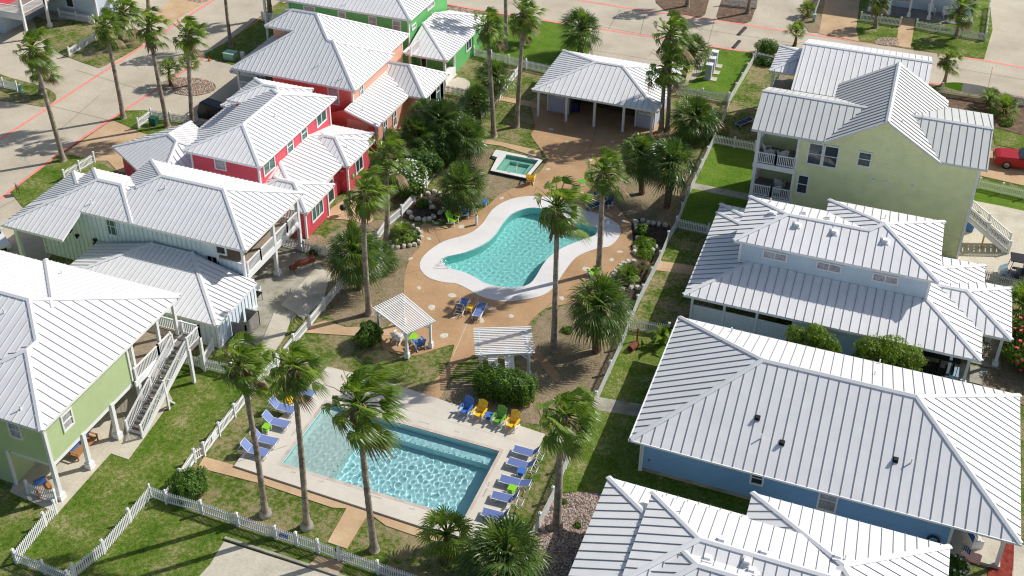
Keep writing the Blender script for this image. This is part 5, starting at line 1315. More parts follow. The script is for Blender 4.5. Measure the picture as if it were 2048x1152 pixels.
def citrus(px, label, lumps, seed, H=2.6):
    B = P(*px); rnd = random.Random(seed); root = thing('small_tree', (B.x, B.y, 0), label, 'tree', 'yellow green trees between the roofs')
    mb = M(); tr = M()
    for (x, y, z, r) in lumps:
        clump(mb, (x, y, z), r, r * .9, r * .75, int(1500 * r * r), .085, rnd, False, .35)
        tr.tube([(0, 0, -.02), (x * .4, y * .4, z * .5), (x, y, z)], [.09, .06, .02], 6)
    mb.build('crown', [X['citrus'], X['leaf2']], root); tr.build('trunk', X['bark'], root)
citrus((1612, 735), 'sparse yellow green tree, left one between the pale blue house and the blue cottage', [(-.9, 0, 2.6, .85), (.2, .1, 3.1, .8), (.9, 0, 2.5, .9), (0, -.2, 2.1, .9), (1.5, .1, 2.0, .6)], 31)
citrus((1766, 768), 'dense yellow green tree, right one between the pale blue house and the blue cottage', [(-1.3, 0, 2.7, 1.1), (.0, .2, 2.9, 1.2), (1.3, 0, 2.6, 1.1), (-.4, -.4, 2.3, 1.1), (1.0, -.5, 2.1, 1.0), (-1.5, -.4, 2.2, .9)], 32)
def blades(px, n, L, label, m, name, cat, seed, w=.03, spread=.9, wide=False):
    B = P(*px); rnd = random.Random(seed); root = thing(name, (B.x, B.y, 0), label, cat); mb = M()
    for i in range(n):
        a = rnd.uniform(0, 6.28); l = L * rnd.uniform(.6, 1.1); d = Vector((math.cos(a), math.sin(a), 0)); s = Vector((-d.y, d.x, 0)) * w; k = rnd.uniform(.25, spread)
        p0 = d * .05; p1 = d * l * .45 * k + Vector((0, 0, l * .7)); p2 = d * l * k + Vector((0, 0, l * (.72 if not wide else .55)))
        mb.face([p0 - s * .4, p0 + s * .4, p1 + s, p1 - s]); mb.face([p1 - s, p1 + s, p2])
    mb.build('leaves', X[m], root)
    M().lathe((0, 0, 0), [(.05, 0), (.09, .05), (.07, .2), (.01, .25)], 8).build('root_crown', X['bark'], root)
blades((1283, 545), 420, 1.1, 'tan ornamental grass tuft in the right stone edged bed', 'grassblade', 'ornamental_grass', 'grass tuft', 51, .02)
blades((930, 1140), 260, 1.0, 'dry grass tuft under the low palm by the pool corner', 'grassblade', 'ornamental_grass', 'grass tuft', 52, .02)
for i, (q, L, lb) in enumerate((((1325, 690), 1.7, 'banana-like plant beside the fence above the rusty drum, larger one'), ((1340, 676), 1.4, 'banana-like plant beside the fence above the rusty drum, smaller one by the roof'), ((1640, 1015), 1.9, 'leafy banana plant between the blue wall and the white roof, left one'), ((1676, 1025), 1.6, 'leafy plant between the blue wall and the white roof, right one'))):
    blades(q, 22, L, lb, 'fan2', 'banana_plant', 'plant', 60 + i, .16, .9, True)
# ------------------------------------------------------------------ pool furniture
def make_lounger(label, sling='bluesling', ang=48, group='blue sling loungers'):
    root = thing('sun_lounger', (0, 0, 0), label, 'lounger', group)
    fr = M(); W = .31; z = .34
    for s in (-1, 1):
        fr.tube([(-.95, s * W, z), (-.3, s * W, z - .01), (.30, s * W, z), (.98, s * W, z - .02)], .024, 6)
        fr.tube([(-.95, s * W, z), (-1.0, s * W, z - .05), (-.84, s * W, .02)], .022, 6)
        fr.tube([(.98, s * W, z - .02), (1.0, s * W, z - .08), (.80, s * W, .02)], .022, 6)
        fr.tube([(-.84, s * W, .02), (-.55, s * W, z - .03)], .018, 6); fr.tube([(.80, s * W, .02), (.55, s * W, z - .03)], .018, 6)
    for x in (-.95, -.3, .3, .62, .98): fr.tube([(x, -W, z - .01), (x, W, z - .01)], .02, 6)
    fr.build('frame', X['white'], root, smooth=True)
    sg = M(); sg.ob((-.33, 0, z + .012), Vector((.60, 0, 0)), Vector((0, W - .02, 0)), Vector((0, 0, .008))); sg.build('seat_sling', X[sling], root)
    a = R_(ang); d = Vector((math.cos(a), 0, math.sin(a))); n = Vector((-math.sin(a), 0, math.cos(a))); p = Vector((.29, 0, z + .01))
    sb = M(); sb.ob(p + d * .36, d * .33, Vector((0, W - .03, 0)), n * .008); sb.build('back_sling', X[sling], root)
    bf = M()
    for s in (-1, 1): bf.tube([p + Vector((0, s * (W - .01), 0)), p + d * .72 + Vector((0, s * (W - .01), 0))], .02, 6)
    bf.tube([p + d * .72 + Vector((0, -(W - .01), 0)), p + d * .72 + Vector((0, W - .01, 0))], .022, 6)
    bf.tube([p + d * .4 + Vector((0, -.2, 0)), Vector((.66, -.2, z - .02))], .014, 5); bf.tube([p + d * .4 + Vector((0, .2, 0)), Vector((.66, .2, z - .02))], .014, 5)
    bf.build('backrest_frame', X['white'], root, smooth=True)
    return root
PROTO = {}
def put(kind, maker, x, y, rz, label, z=.16, group=None):
    if kind not in PROTO: o = maker(); PROTO[kind] = o
    else: o = copy_tree(PROTO[kind])
    o.location = (x, y, z); o.rotation_euler = (0, 0, rz); o['label'] = label
    if group: o['group'] = group
    return o
def lng(foot, hinge, label, ang=48, z=RZ, sling='bluesling'):
    a, b = P(foot[0], foot[1], z + .36), P(hinge[0], hinge[1], z + .36)
    d = (b - a); d.z = 0; d.normalize(); c = a + d * .95
    put('lounger%s%d' % (sling, ang), lambda: make_lounger('', sling, ang), c.x, c.y, math.atan2(d.y, d.x), label, z)
for i, (f, h, a, l) in enumerate(((( 1027.7, 896), (1064, 906), 52, 'blue lounger at the top of the column right of the rectangular pool'), ((1016.4, 920), (1053, 931), 46, 'second blue lounger from the top right of the rectangular pool, above the blue table'),
        ((1000.8, 955), (1037, 965), 22, 'middle blue lounger right of the rectangular pool, its back almost flat'), ((984.3, 988), (1020, 997), 58, 'fourth blue lounger down right of the rectangular pool, below the lime table'), ((965, 1021.5), (1003, 1032), 58, 'lowest blue lounger in the column right of the rectangular pool'))):
    lng(f, h, l, a)
for f, a, l in (((535.5, 905.8), 50, 'lowest blue lounger in the column left of the rectangular pool'), ((553.7, 883.5), 50, 'blue lounger left of the rectangular pool, just below the lime table'),
        ((577.3, 849), 50, 'blue lounger left of the rectangular pool, just above the lime table'), ((590, 820), 50, 'blue lounger left of the rectangular pool behind the middle tall palm'), ((629, 787), 30, 'blue lounger at the top of the column left of the rectangular pool')):
    p = P(f[0], f[1], RZ + .36); lng(f, (f[0] - 36, f[1] - 8.7), l, a, RZ, 'bluesling_pale')
lng((931.7, 596), (920.5, 617.5), 'blue lounger by the white apron, left one of the pair with its back raised', 62, .035)
lng((966, 604.5), (956.5, 625), 'blue lounger by the white apron, right one of the pair with its back lowered', 14, .035)
lng((1170, 392), (1204, 383), 'shaded dark blue lounger under the palm right of the kidney pool, upper one', 35, .035, 'navy'); lng((1176, 413), (1208, 403), 'shaded dark blue lounger under the palm right of the kidney pool, lower one', 35, .035, 'navy')
lng((1475, 248), (1512, 233), 'flat navy lounger on the grass beside the yellow house porch', 4, .0, 'navy')
lng((988, 740), (985, 712), 'lounger under the slats of the second pergola, left one', 30, .035, 'white'); lng((1020, 738), (1018, 712), 'lounger under the slats of the second pergola, right one', 30, .035, 'white')

def make_adirondack(col):
    root = thing('adirondack_chair', (0, 0, 0), '', 'chair', 'adirondack chairs')
    s = M()
    for i in range(6):
        y = -.26 + i * .10; s.ob((0, y, .40 - (y + .26) * .28), Vector((.25, 0, 0)), Vector((0, .043, -.012)), Vector((0, 0, .012)))
    s.build('seat', X[col], root)
    b = M()
    for i in range(7):
        x = -.24 + i * .08; h = .74 + .14 * math.cos(x * 5.5); d = Vector((x * .25, .36, .93)).normalized()
        c = Vector((x, .26, .24)); b.ob(c + d * h / 2, Vector((.034, 0, 0)), d * h / 2, Vector((0, .010, -.004)))
    b.bar((-.27, .43, .62), (.27, .43, .62), .03, .06); b.bar((-.24, .33, .32), (.24, .33, .32), .03, .06)
    b.build('backrest', X[col], root)
    for sg in (-1, 1):
        M().ob((sg * .33, .02, .60), Vector((.06, 0, 0)), Vector((0, .34, .02)), Vector((0, 0, .012))).build('armrest', X[col], root)
        M().bar((sg * .31, -.27, 0), (sg * .31, -.25, .59), .05, .04).build('leg', X['white'], root)
        M().bar((sg * .29, -.28, .36), (sg * .29, .48, .03), .035, .12).build('leg', X['white'], root)
        M().bar((sg * .31, .33, .57), (sg * .29, .25, .2), .05, .035).build('leg', X['white'], root)
    return root
def adk(px, face_px, col, label, z=.035, sc=1.06):
    """chair standing at px and looking towards face_px"""
    a, b = P(*px, z), P(*face_px, z); d = b - a
    o = put('adk' + col, lambda: make_adirondack(col), a.x, a.y, math.atan2(d.y, d.x) + math.pi / 2, label, z); o.scale = (sc,) * 3
def make_table(col):
    root = thing('side_table', (0, 0, 0), '', 'table', 'small poly side tables'); t = M()
    for i in range(4): t.box(-.24 + i * .122, -.24, .44, -.24 + i * .122 + .112, .24, .465)
    t.build('table_top', X[col], root); M().box(-.19, -.19, .16, .19, .19, .18).build('shelf', X[col], root)
    for x in (-.2, .2):
        for y in (-.2, .2): M().box(x - .025, y - .025, 0, x + .025, y + .025, .44).build('leg', X['white'], root)
    return root
def tab(px, col, label, z=.035, rz=0.0):
    a = P(px[0], px[1], z + .45); put('tab' + col, lambda: make_table(col), a.x, a.y, rz, label, z)
adk((931, 829), (916, 848), 'bluepoly', 'blue adirondack chair, first in the row above the rectangular pool', RZ)
adk((959, 836), (944, 856), 'yellowpoly', 'yellow adirondack chair next to the blue one above the rectangular pool', RZ)
adk((997, 848), (982, 868), 'darkgreenpoly', 'green adirondack chair right of the blue table above the rectangular pool', RZ)
adk((1024, 857), (1009, 877), 'yellowpoly', 'yellow adirondack chair at the right end of the row above the rectangular pool', RZ)
tab((978.5, 829), 'bluepoly', 'blue side table between the yellow and green adirondack chairs', RZ)
adk((907, 448), (935, 458), 'greenpoly', 'lime adirondack chair beside the pond bed, nearest the kidney pool'); adk((934, 432), (962, 440), 'bluepoly', 'blue adirondack chair beside the pond bed under the sabal')
tab((917, 425), 'yellowpoly', 'yellow side table between the lime and the blue chairs'); tab((943, 413), 'greenpoly', 'lime side table right of the blue chair by the pond'); tab((969.5, 401), 'bluepoly', 'blue side table alone on the terrace above the kidney pool')
adk((1062, 364), (1070, 345), 'yellowpoly', 'yellow adirondack chair by the hot tub corner, seen from behind')
adk((1213, 414), (1190, 432), 'navy', 'dark blue adirondack chair right of the shaded loungers'); adk((1186, 552), (1164, 538), 'greenpoly', 'lime adirondack chair half hidden by the stout sabal'); tab((1196.5, 536), 'yellowpoly', 'yellow side table behind the tall palm trunk right of the kidney pool')
tab((940, 613), 'yellowpoly', 'yellow side table between the two blue loungers by the white apron'); tab((1043, 941), 'bluepoly', 'blue side table between the second and third loungers right of the rectangular pool', RZ)
tab((1024.5, 975), 'greenpoly', 'lime side table below the middle lounger right of the rectangular pool', RZ); tab((533, 852), 'greenpoly', 'lime side table between the loungers left of the rectangular pool', RZ); tab((579, 797), 'yellowpoly', 'yellow side table behind the middle tall palm crown', RZ)
adk((838, 694), (822, 672), 'bluepoly', 'blue adirondack chair under the first pergola'); adk((797, 681), (812, 664), 'white', 'white adirondack chair under the first pergola, left side')
def round_table(px, col, label):
    a = P(*px); root = thing('round_table', (a.x, a.y, .035), label, 'table'); M().lathe((0, 0, 0), [(.36, .44), (.38, .455), (.38, .48), (.0, .485)]).build('table_top', X[col], root)
    for k in range(3): t = k * 2.09; M().bar((math.cos(t) * .3, math.sin(t) * .3, 0), (math.cos(t) * .15, math.sin(t) * .15, .45), .04, .04).build('leg', X['white'], root)
round_table((826, 684), 'greenpoly', 'round lime table under the first pergola'); round_table((1163, 372), 'darkgreenpoly', 'round dark green table behind the shaded loungers')

# pergolas
def pergola(c, z, label, nsl, along, foot=True, tilt=0.0):
    """c: four roof corners in plan order; along: index of first edge the slats follow"""
    c = [Vector((p.x, p.y, z)) for p in c]; ctr = sum(c, Vector()) / 4; root = wthing('pergola', (ctr.x, ctr.y, 0), label, 'pergola', 'white slatted pergolas')
    a, b, d, e = (c[(along + i) % 4] for i in range(4))      # slats run a->b, stacked from a->e
    for k in range(nsl):
        t = k / (nsl - 1); p, q = a + (e - a) * t, b + (d - b) * t
        dr = (q - p).normalized(); M_ = M().bar(p - dr * .12, q + dr * .12, .085, .05); M_.build('slat', X['white'], root)
    up = Vector((0, 0, 1)); ins = [ctr + (p - ctr) * .86 for p in c]
    for i in range(4):
        p, q = ins[i], ins[(i + 1) % 4]; dr = (q - p).normalized()
        M().bar(p - up * .20 - dr * .2, q - up * .20 + dr * .2, .09, .2).build('beam', X['white'], root)
        post(root, p.x, p.y, .03, z - .12, .17, True, 'post', 'white', .07)
        for dd in (q - p, c[i - 1] - c[i]):
            dn = dd.normalized(); M().bar(p - up * .75, p + dn * .55 - up * .28, .07, .08).build('brace', X['white'], root)
    return root
q = [P(x, y, 2.45) for x, y in ((747.7, 616.4), (805.3, 588.2), (868.5, 641.3), (813, 666))]
pergola([q[0], q[3], q[2], q[1]], 2.45, 'white slatted pergola beside the round bush, left one, turned a little', 15, 0)
q = [P(x, y, 2.3) for x, y in ((949.7, 657), (1058.5, 654), (1066.5, 705), (954, 709))]
pergola([q[0], q[1], q[2], q[3]], 2.3, 'white slatted pergola above the boxy hedge, right one', 16, 0)

# ------------------------------------------------------------------ stones
def stone_mesh(seed, flat):
    rnd = random.Random(seed); mb = M(); n = 9; h = .07 if flat else .30
    r1 = [rnd.uniform(.75, 1.15) for _ in range(n)]
    vs = []
    for z, k in ((0, .92), (h * .6, 1.0), (h, .72)):
        for i in range(n): a = 2 * math.pi * i / n; vs.append((math.cos(a) * r1[i] * k, math.sin(a) * r1[i] * k * .75, z + (rnd.uniform(-.03, .03) if not flat else 0)))
    fs = [(j * n + i, j * n + (i + 1) % n, (j + 1) * n + (i + 1) % n, (j + 1) * n + i) for j in range(2) for i in range(n)] + [tuple(range(2 * n, 3 * n)), tuple(reversed(range(n)))]
    mb.idx(vs, fs); me = bpy.data.meshes.new('stone'); me.from_pydata(mb.v, [], mb.f); me.materials.append(X['stone']); return me
SM = [stone_mesh(i, False) for i in range(5)]; FM = [stone_mesh(20 + i, True) for i in range(5)]
def stone(px, r, label, group, flat=False, i=0, z=0.0):
    p = P(*px); o = bpy.data.objects.new('stepping_stone' if flat else 'border_stone', (FM if flat else SM)[i % 5]); COL.objects.link(o)
    o.location = (p.x, p.y, z); k = r; o.scale = (k, k, 1 if flat else .75 + r); o.rotation_euler = (0, 0, i * 1.7); tag(o, label, 'stone', group); return o
ring = [(797, 455), (805, 449), (815, 452), (826, 455), (835, 461), (841, 468), (842, 477), (838, 486), (829, 492), (819, 494), (808, 495), (795, 497), (786, 496), (780, 486)]
for i, q in enumerate(ring): stone(q, .24, 'white limestone in the ring round the low palmetto bed left of the kidney pool', 'stones round the left palmetto bed', False, i)
for i, q in enumerate([(819, 428), (823, 437), (836, 441), (849, 442), (858, 440), (867, 436), (880, 428), (889, 423), (856, 390), (868, 386), (880, 391), (892, 397), (840, 394), (954, 400), (860, 410), (864, 417)]): stone(q, .28, 'weathered limestone edging the shady pond bed by the blue and lime chairs', 'stones round the pond bed', False, i)
for i, q in enumerate([(1271, 446), (1272, 454), (1276, 461), (1280, 467), (1275, 478), (1270, 499), (1269, 506), (1273, 510), (1296, 515), (1285, 444), (1296, 448), (1306, 449), (1317, 451), (1330, 453), (1312, 497), (1303, 503)]): stone(q, .27, 'white limestone edging the bed of bright green shrubs right of the kidney pool', 'stones round the green shrub bed', False, i)
for i, q in enumerate([(1267, 526), (1256, 526), (1247, 530), (1241, 535), (1236, 541), (1231, 547), (1226, 553), (1222, 560), (1244, 582), (1236, 583), (1262, 578), (1275, 578)]): stone(q, .28, 'white limestone edging the palmetto and grass tuft bed behind the stout sabal', 'stones round the grass tuft bed', False, i)
steps = [(904, 591, .42, 'by the left lounger of the apron pair, upper left'), (863, 615, .46, 'largest white one, left of the apron loungers'), (906, 637, .24, 'under the foot of the left apron lounger'), (962, 641, .4, 'behind the right apron lounger'), (978, 617, .4, 'right of the apron lounger pair'), (1022, 633, .3, 'alone between the loungers and the right dry bed'), (888, 672, .45, 'in palm shade left of the second pergola'),
         (838, 576, .3, 'left of the kidney pool tip'), (821, 518, .26, 'beside the dirt bed left of the pool'), (858, 478, .3, 'between the palmetto ring and the apron'), (923, 454, .38, 'below the lime chair'), (873, 446, .26, 'in shade left of the lime chair'), (1003, 397, .3, 'above the apron near the blue table'), (1240, 504, .32, 'right of the apron near the green shrubs'), (1223, 520, .32, 'right of the apron, lower one'),
         (1172, 538, .42, 'left of the lime chair by the palm trunk'), (1123, 597, .34, 'below the apron near the tall palm'), (1134, 284, .28, 'between the pavilion and the hot tub'), (1095, 296, .25, 'above the hot tub corner'), (1096, 339, .28, 'in shade right of the hot tub'), (1102, 259, .34, 'in the pavilion shade'), (1225, 284, .28, 'near the right pavilion room'), (1247, 443, .3, 'in shade by the green shrub bed'), (1181, 321, .3, 'on the terrace above the right sabals'), (954, 695, .25, 'touching the left post of the second pergola')]
for i, (x, y, r, w) in enumerate(steps): stone((x, y), r, 'flat pale terrace stone, ' + w, 'flat stones in the terrace', True, i, .034 - .06)
for i, (x, y) in enumerate([(2005, 1097), (2013, 1110), (2010, 1127), (2018, 1146)]): stone((x, y), .62, 'tan flagstone in the red mulch, %s of the column by the blue cottage porch' % ('farthest', 'second', 'third', 'nearest')[i], 'flagstones in red mulch', True, i, -.035)
# rough slab stones on the seafoam patio
# ------------------------------------------------------------------ smaller things
def gthing(name, px, label, cat, group=None, z=0.0, rz=0.0):
    p = P(*px); return thing(name, (p.x, p.y, z), label, cat, group, rz)
t = gthing('bollard', (953, 450), 'short white capped ash post on the terrace edge left of the kidney pool', 'bollard', z=.035); M().lathe((0, 0, 0), [(.13, 0), (.13, .85), (.10, .9)]).build('post', X['white'], t, smooth=False); M().lathe((0, 0, 0), [(.07, .9), (.07, .93), (.0, .935)]).build('cap', X['black'], t)
for (px, lab) in (((889, 533), 'stainless handrail at the steps of the kidney pool, left tip'), ((1183, 466), 'stainless handrail at the shaded steps of the kidney pool, right tip')):
    t = gthing('pool_handrail', px, lab, 'handrail', z=.02); t.scale = (.72,) * 3
    for s in (-.28, .28): M().tube([(-.55, s, 0), (-.55, s, .55), (-.4, s, .75), (0, s, .6), (.5, s, .1), (.55, s, -.1)] if px[0] < 1000 else [(.5, s, 0), (.5, s, .6), (.3, s, .75), (-.3, s, .3), (-.4, s, -.1)], .022, 8).build('rail', X['steel'], t, smooth=True)
t = gthing('pool_handrail', (1033, 347), 'white looped grab rail on the hot tub edge', 'handrail', z=HZ); M().tube([(0, -.1, -.05), (0, -.1, .6), (.06, 0, .78), (.1, .12, .6), (.05, .14, .45), (0, .05, .3)], .03, 8).build('rail', X['white'], t, smooth=True)
t = gthing('barrel_smoker', (612, 541), 'rust brown barrel smoker on legs beside the seafoam patio', 'smoker', rz=R_(48))
M().tube([(-.75, 0, .85), (.75, 0, .85)], .24, 12).build('barrel', X['rust'], t, smooth=False); M().tube([(-1.25, 0, .62), (-.75, 0, .62)], .22, 12).build('firebox', X['rust'], t); M().tube([(.65, 0, 1.0), (.65, 0, 1.55)], .05, 8).build('chimney', X['rust'], t)
M().tube([(-1.27, 0, .62), (-1.25, 0, .62)], .18, 12).build('firebox_door', X['black'], t)
for x in (-.95, .6):
    for s in (-1, 1): M().bar((x, s * .25, 0), (x, s * .15, .7), .04, .04).build('leg', X['black'], t)
t = gthing('kettle_grill', (687, 431), 'black kettle grill on the curved patio of the raspberry house', 'grill'); M().lathe((0, 0, 0), [(.05, .55), (.22, .6), (.29, .75), (.29, .8), (.24, .95), (.08, 1.05), (.02, 1.07)]).build('kettle', X['black'], t, smooth=True)
for k in range(3): a = k * 2.09; M().bar((math.cos(a) * .3, math.sin(a) * .3, 0), (math.cos(a) * .12, math.sin(a) * .12, .62), .025, .025).build('leg', X['steel'], t)
def plastic_chair(px, col, label, rz, z=.04, group='resin armchairs'):
    t = gthing('patio_chair', px, label, 'chair', group, z, rz)
    M().box(-.24, -.24, .40, .24, .24, .43).build('seat', X[col], t)
    b = M(); 
    for i in range(5): b.ob((-.2 + i * .1, .27, .66), Vector((.035, 0, 0)), Vector((0, .012, 0)), Vector((0, .05, .24)))
    b.bar((-.24, .32, .88), (.24, .32, .88), .04, .05); b.build('backrest', X[col], t)
    for s in (-1, 1):
        M().box(s * .27 - .03, -.22, .62, s * .27 + .03, .28, .65).build('armrest', X[col], t)
        for y in (-.22, .24): M().bar((s * .26, y * 1.1, 0), (s * .25, y, .64), .04, .04).build('leg', X[col], t)
plastic_chair((516, 592), 'white', 'white plastic chair on the seafoam patio under the deck', .6); plastic_chair((494, 606), 'white', 'white plastic chair half under the seafoam eave', 2.4)
plastic_chair((914, 122), 'black', 'black metal chair on the green house lawn, left one', .2, 0, 'black lawn chairs'); plastic_chair((924, 115), 'black', 'black metal chair on the green house lawn, right one', -.3, 0, 'black lawn chairs')
t = gthing('patio_table', (512, 604), 'dark patio table beside the white plastic chairs', 'table', z=.04); M().box(-.4, -.4, .68, .4, .4, .72).build('table_top', X['black'], t)
for x in (-.35, .35):
    for y in (-.35, .35): M().box(x - .02, y - .02, 0, x + .02, y + .02, .68).build('leg', X['black'], t)
for (px, lab, L, rz) in (((168, 900), 'teak sofa with a blue cushion under the light green house', 1.9, R_(90)), ((88, 985), 'teak armchair with a blue cushion in the corner porch of the light green house', .8, R_(60))):
    t = gthing('porch_sofa', px, lab, 'outdoor seat', z=.045, rz=rz); h = L / 2
    M().box(-h, -.38, .30, h, .38, .36).build('seat', X['orangewood'], t); M().box(-h + .05, .22, .37, h - .05, .38, .85).build('cushion', X['bluepoly'], t)
    for s in (-1, 1):
        M().box(s * h - .05, -.42, .56, s * h + .05, .4, .61).build('armrest', X['orangewood'], t)
        for y in (-.36, .34): M().box(s * h - .04, y - .04, 0, s * h + .04, y + .04, .56).build('leg', X['orangewood'], t)
# porch furniture of the yellow house: pale adirondacks on both decks
for (x, y, z, rz, lab) in ((-8.1, 83.9, 5.36, 2.2, 'upper porch of the yellow house, left'), (-7.0, 83.7, 5.36, 3.6, 'upper porch of the yellow house, right'), (-6.9, 84.2, 2.36, 2.9, 'lower porch of the yellow house, rear'), (-7.1, 83.1, 2.36, 3.6, 'lower porch of the yellow house, front')):
    put('adkwhite', lambda: make_adirondack('white'), x, y, rz, 'white adirondack chair on the ' + lab, z)
a_ = P(1850, 38); 
for i, (px, lab) in enumerate((((1860, 38), 'column porch at the top right, left one'), ((1890, 44), 'column porch at the top right, right one'))):
    p = P(*px); put('adkwhite', lambda: make_adirondack('white'), p.x, p.y + 1.2, .3, 'white adirondack chair on the ' + lab, .12)
def bin_(px, col, lid, label, z=.03, h=1.05):
    t = gthing('wheelie_bin', px, label, 'bin', None, z); M().idx([(-.24, -.26, .06), (.24, -.26, .06), (.24, .26, .06), (-.24, .26, .06), (-.3, -.34, h), (.3, -.34, h), (.3, .34, h), (-.3, .34, h)], [(0, 3, 2, 1), (4, 5, 6, 7), (0, 1, 5, 4), (1, 2, 6, 5), (2, 3, 7, 6), (3, 0, 4, 7)]) if 0 else None
    mb = M(); mb.idx([(-.24, -.26, .06), (.24, -.26, .06), (.24, .26, .06), (-.24, .26, .06), (-.3, -.34, h), (.3, -.34, h), (.3, .34, h), (-.3, .34, h)], [(0, 3, 2, 1), (4, 5, 6, 7), (0, 1, 5, 4), (1, 2, 6, 5), (2, 3, 7, 6), (3, 0, 4, 7)]); mb.build('body', X[col], t)
    M().box(-.33, -.38, h, .33, .36, h + .06).build('lid', X[lid], t); 
    for s in (-1, 1): M().tube([(s * .22, .3, .1), (s * .27, .3, .1)], .1, 10).build('wheel', X['black'], t)
bin_((1152, 224), 'navy', 'black', 'dark blue wheeled bin with a black lid inside the pavilion')
bin_((1938, 462), 'bluepoly', 'black', 'blue wheeled bin under the white stair of the yellow house'); bin_((1946, 450), 'black', 'black', 'black wheeled bin behind the blue one under the stair')
for i, (px, lab) in enumerate((((1416.5, 158), 'nearest of the three pale utility cabinets on the back lawn'), ((1422.5, 145), 'middle one of the three pale utility cabinets on the back lawn'), ((1427.5, 132), 'farthest of the three pale utility cabinets on the back lawn'))):
    t = gthing('utility_cabinet', px, lab, 'utility cabinet', 'utility cabinets on the back lawn', z=.03, rz=0)
    M().box(-.45, -.42, 0, .85, .42, .09).build('plinth', X['slab'], t); M().box(-.32, -.3, .09, .28, .3, 1.6).build('cabinet', X['lavender'], t); M().box(-.37, -.35, 1.6, .33, .35, 1.68).build('lid', X['white'], t); M().box(-.34, -.27, .3, -.32, .27, 1.5).build('door', X['greywood'], t)
t = gthing('utility_box', (309, 250), 'dark green utility box inside the small fence corner, left', 'utility box'); M().box(-.35, -.3, 0, .35, .3, .75).build('body', mat('dark_green_paint', rgb((28, 82, 66)), .5), t); M().box(-.38, -.33, .75, .38, .33, .82).build('lid', bpy.data.materials['dark_green_paint'], t)
t = gthing('transformer', (462, 118), 'pale green transformer box on the shaded verge behind the coral house', 'utility box'); gm = mat('pale_green_paint', rgb((150, 190, 170)), .5); M().box(-.6, -.5, 0, .6, .5, .75).build('body', gm, t); M().box(-.64, -.54, .75, .64, .54, .82).build('lid', gm, t)
t = gthing('utility_box', (486, 119), 'small pale pedestal beside the transformer', 'utility box'); M().box(-.18, -.15, 0, .18, .15, .8).build('body', X['white'], t); M().box(-.2, -.17, .8, .2, .17, .85).build('lid', X['white'], t)
t = gthing('utility_box', (43, 187), 'small green pedestal by the fence end at the left edge', 'utility box'); M().box(-.18, -.15, 0, .18, .15, .9).build('body', gm, t); M().box(-.2, -.17, .9, .2, .17, .95).build('lid', gm, t)
t = gthing('utility_box', (1627, 44), 'small green pedestal by the top edge bright palm', 'utility box'); M().box(-.18, -.15, 0, .18, .15, .9).build('body', gm, t); M().box(-.2, -.17, .9, .2, .17, .95).build('lid', gm, t)
t = gthing('traffic_cone', (418, 122), 'tiny orange cone on the driveway edge by the shaded verge', 'cone'); M().lathe((0, 0, 0), [(.13, .02), (.02, .45)]).build('cone', mat('orange_plastic', rgb((230, 80, 40)), .5), t); M().box(-.17, -.17, 0, .17, .17, .03).build('base', X['black'], t)
# yard sign on the verge
t = gthing('yard_sign', (37, 389), 'small red and white yard sign on two stakes at the verge tip, left edge', 'sign', rz=R_(-25))
M().box(-.32, -.012, .45, .32, .012, 1.05).build('board', mat('sign_red', rgb((150, 30, 40)), .6), t); M().box(-.32, -.016, .86, .32, .016, 1.05).build('white_band', X['white'], t); M().box(-.26, -.02, .62, .26, .02, .66).build('text_bar', X['white'], t)
for s in (-.3, .3): M().box(s - .015, -.015, 0, s + .015, .015, 1.05).build('stake', X['black'], t)
# plates on fences
def plate(px, label, w, h, m, z=.62, rz=0.0):
    p = P(*px); t = thing('fence_sign', (p.x, p.y, z), label, 'sign', None, rz); M().box(-w / 2, -.02, -h / 2, w / 2, 0, h / 2).build('board', X[m], t); M().box(-w / 2 + .05, -.026, -.02, w / 2 - .05, -.021, .02).build('lettering', X['white' if m != 'white' else 'greywood'], t)
plate((569, 1087), 'blue rectangular sign on the front fence left of the gate', .55, .22, 'bluepoly', .6, R_(0)); plate((691, 1129), 'white rectangular sign on the front fence right of the gate', .62, .32, 'white', .62)
plate((431, 885), 'white rectangular sign on the left fence by the lower loungers', .55, .4, 'white', .6, R_(-88)); plate((143, 112), 'white rectangular sign on the verge fence, top left', .5, .5, 'white', .55, R_(40))
# surfboard sign
p = P(1883, 186); t = thing('surfboard', (p.x + .1, p.y - .1, .75), 'green and white surfboard lying along the top of the picket fence', 'surfboard', None, R_(-1))
mb = M(); mb2 = M(); n = 16; Ls = 5.2
for i in range(n):
    def prof(f): return .42 * (1 - abs(2 * (f * .86 + .02) - .9) ** 2.6) if f < .999 else .01
    f0, f1 = i / n, (i + 1) / n; tgt = mb if f0 < .28 else mb2
    w0, w1 = max(.02, prof(f0)), max(.02, prof(f1)); y = -.05
    for zz, fl in ((.04, 0), (-.04, 1)):
        q = [(f0 * Ls, -w0 * .3 + y, -w0 + .3), (f1 * Ls, -w1 * .3 + y, -w1 + .3), (f1 * Ls, w1 * .3 + y, w1 + .3), (f0 * Ls, w0 * .3 + y, w0 + .3)]
        q = [(a, b + zz, c) for a, b, c in q]; tgt.face(q if fl else q[::-1])
mb.build('green_tail', X['greenpoly'], t); mb2.build('board', X['white'], t)
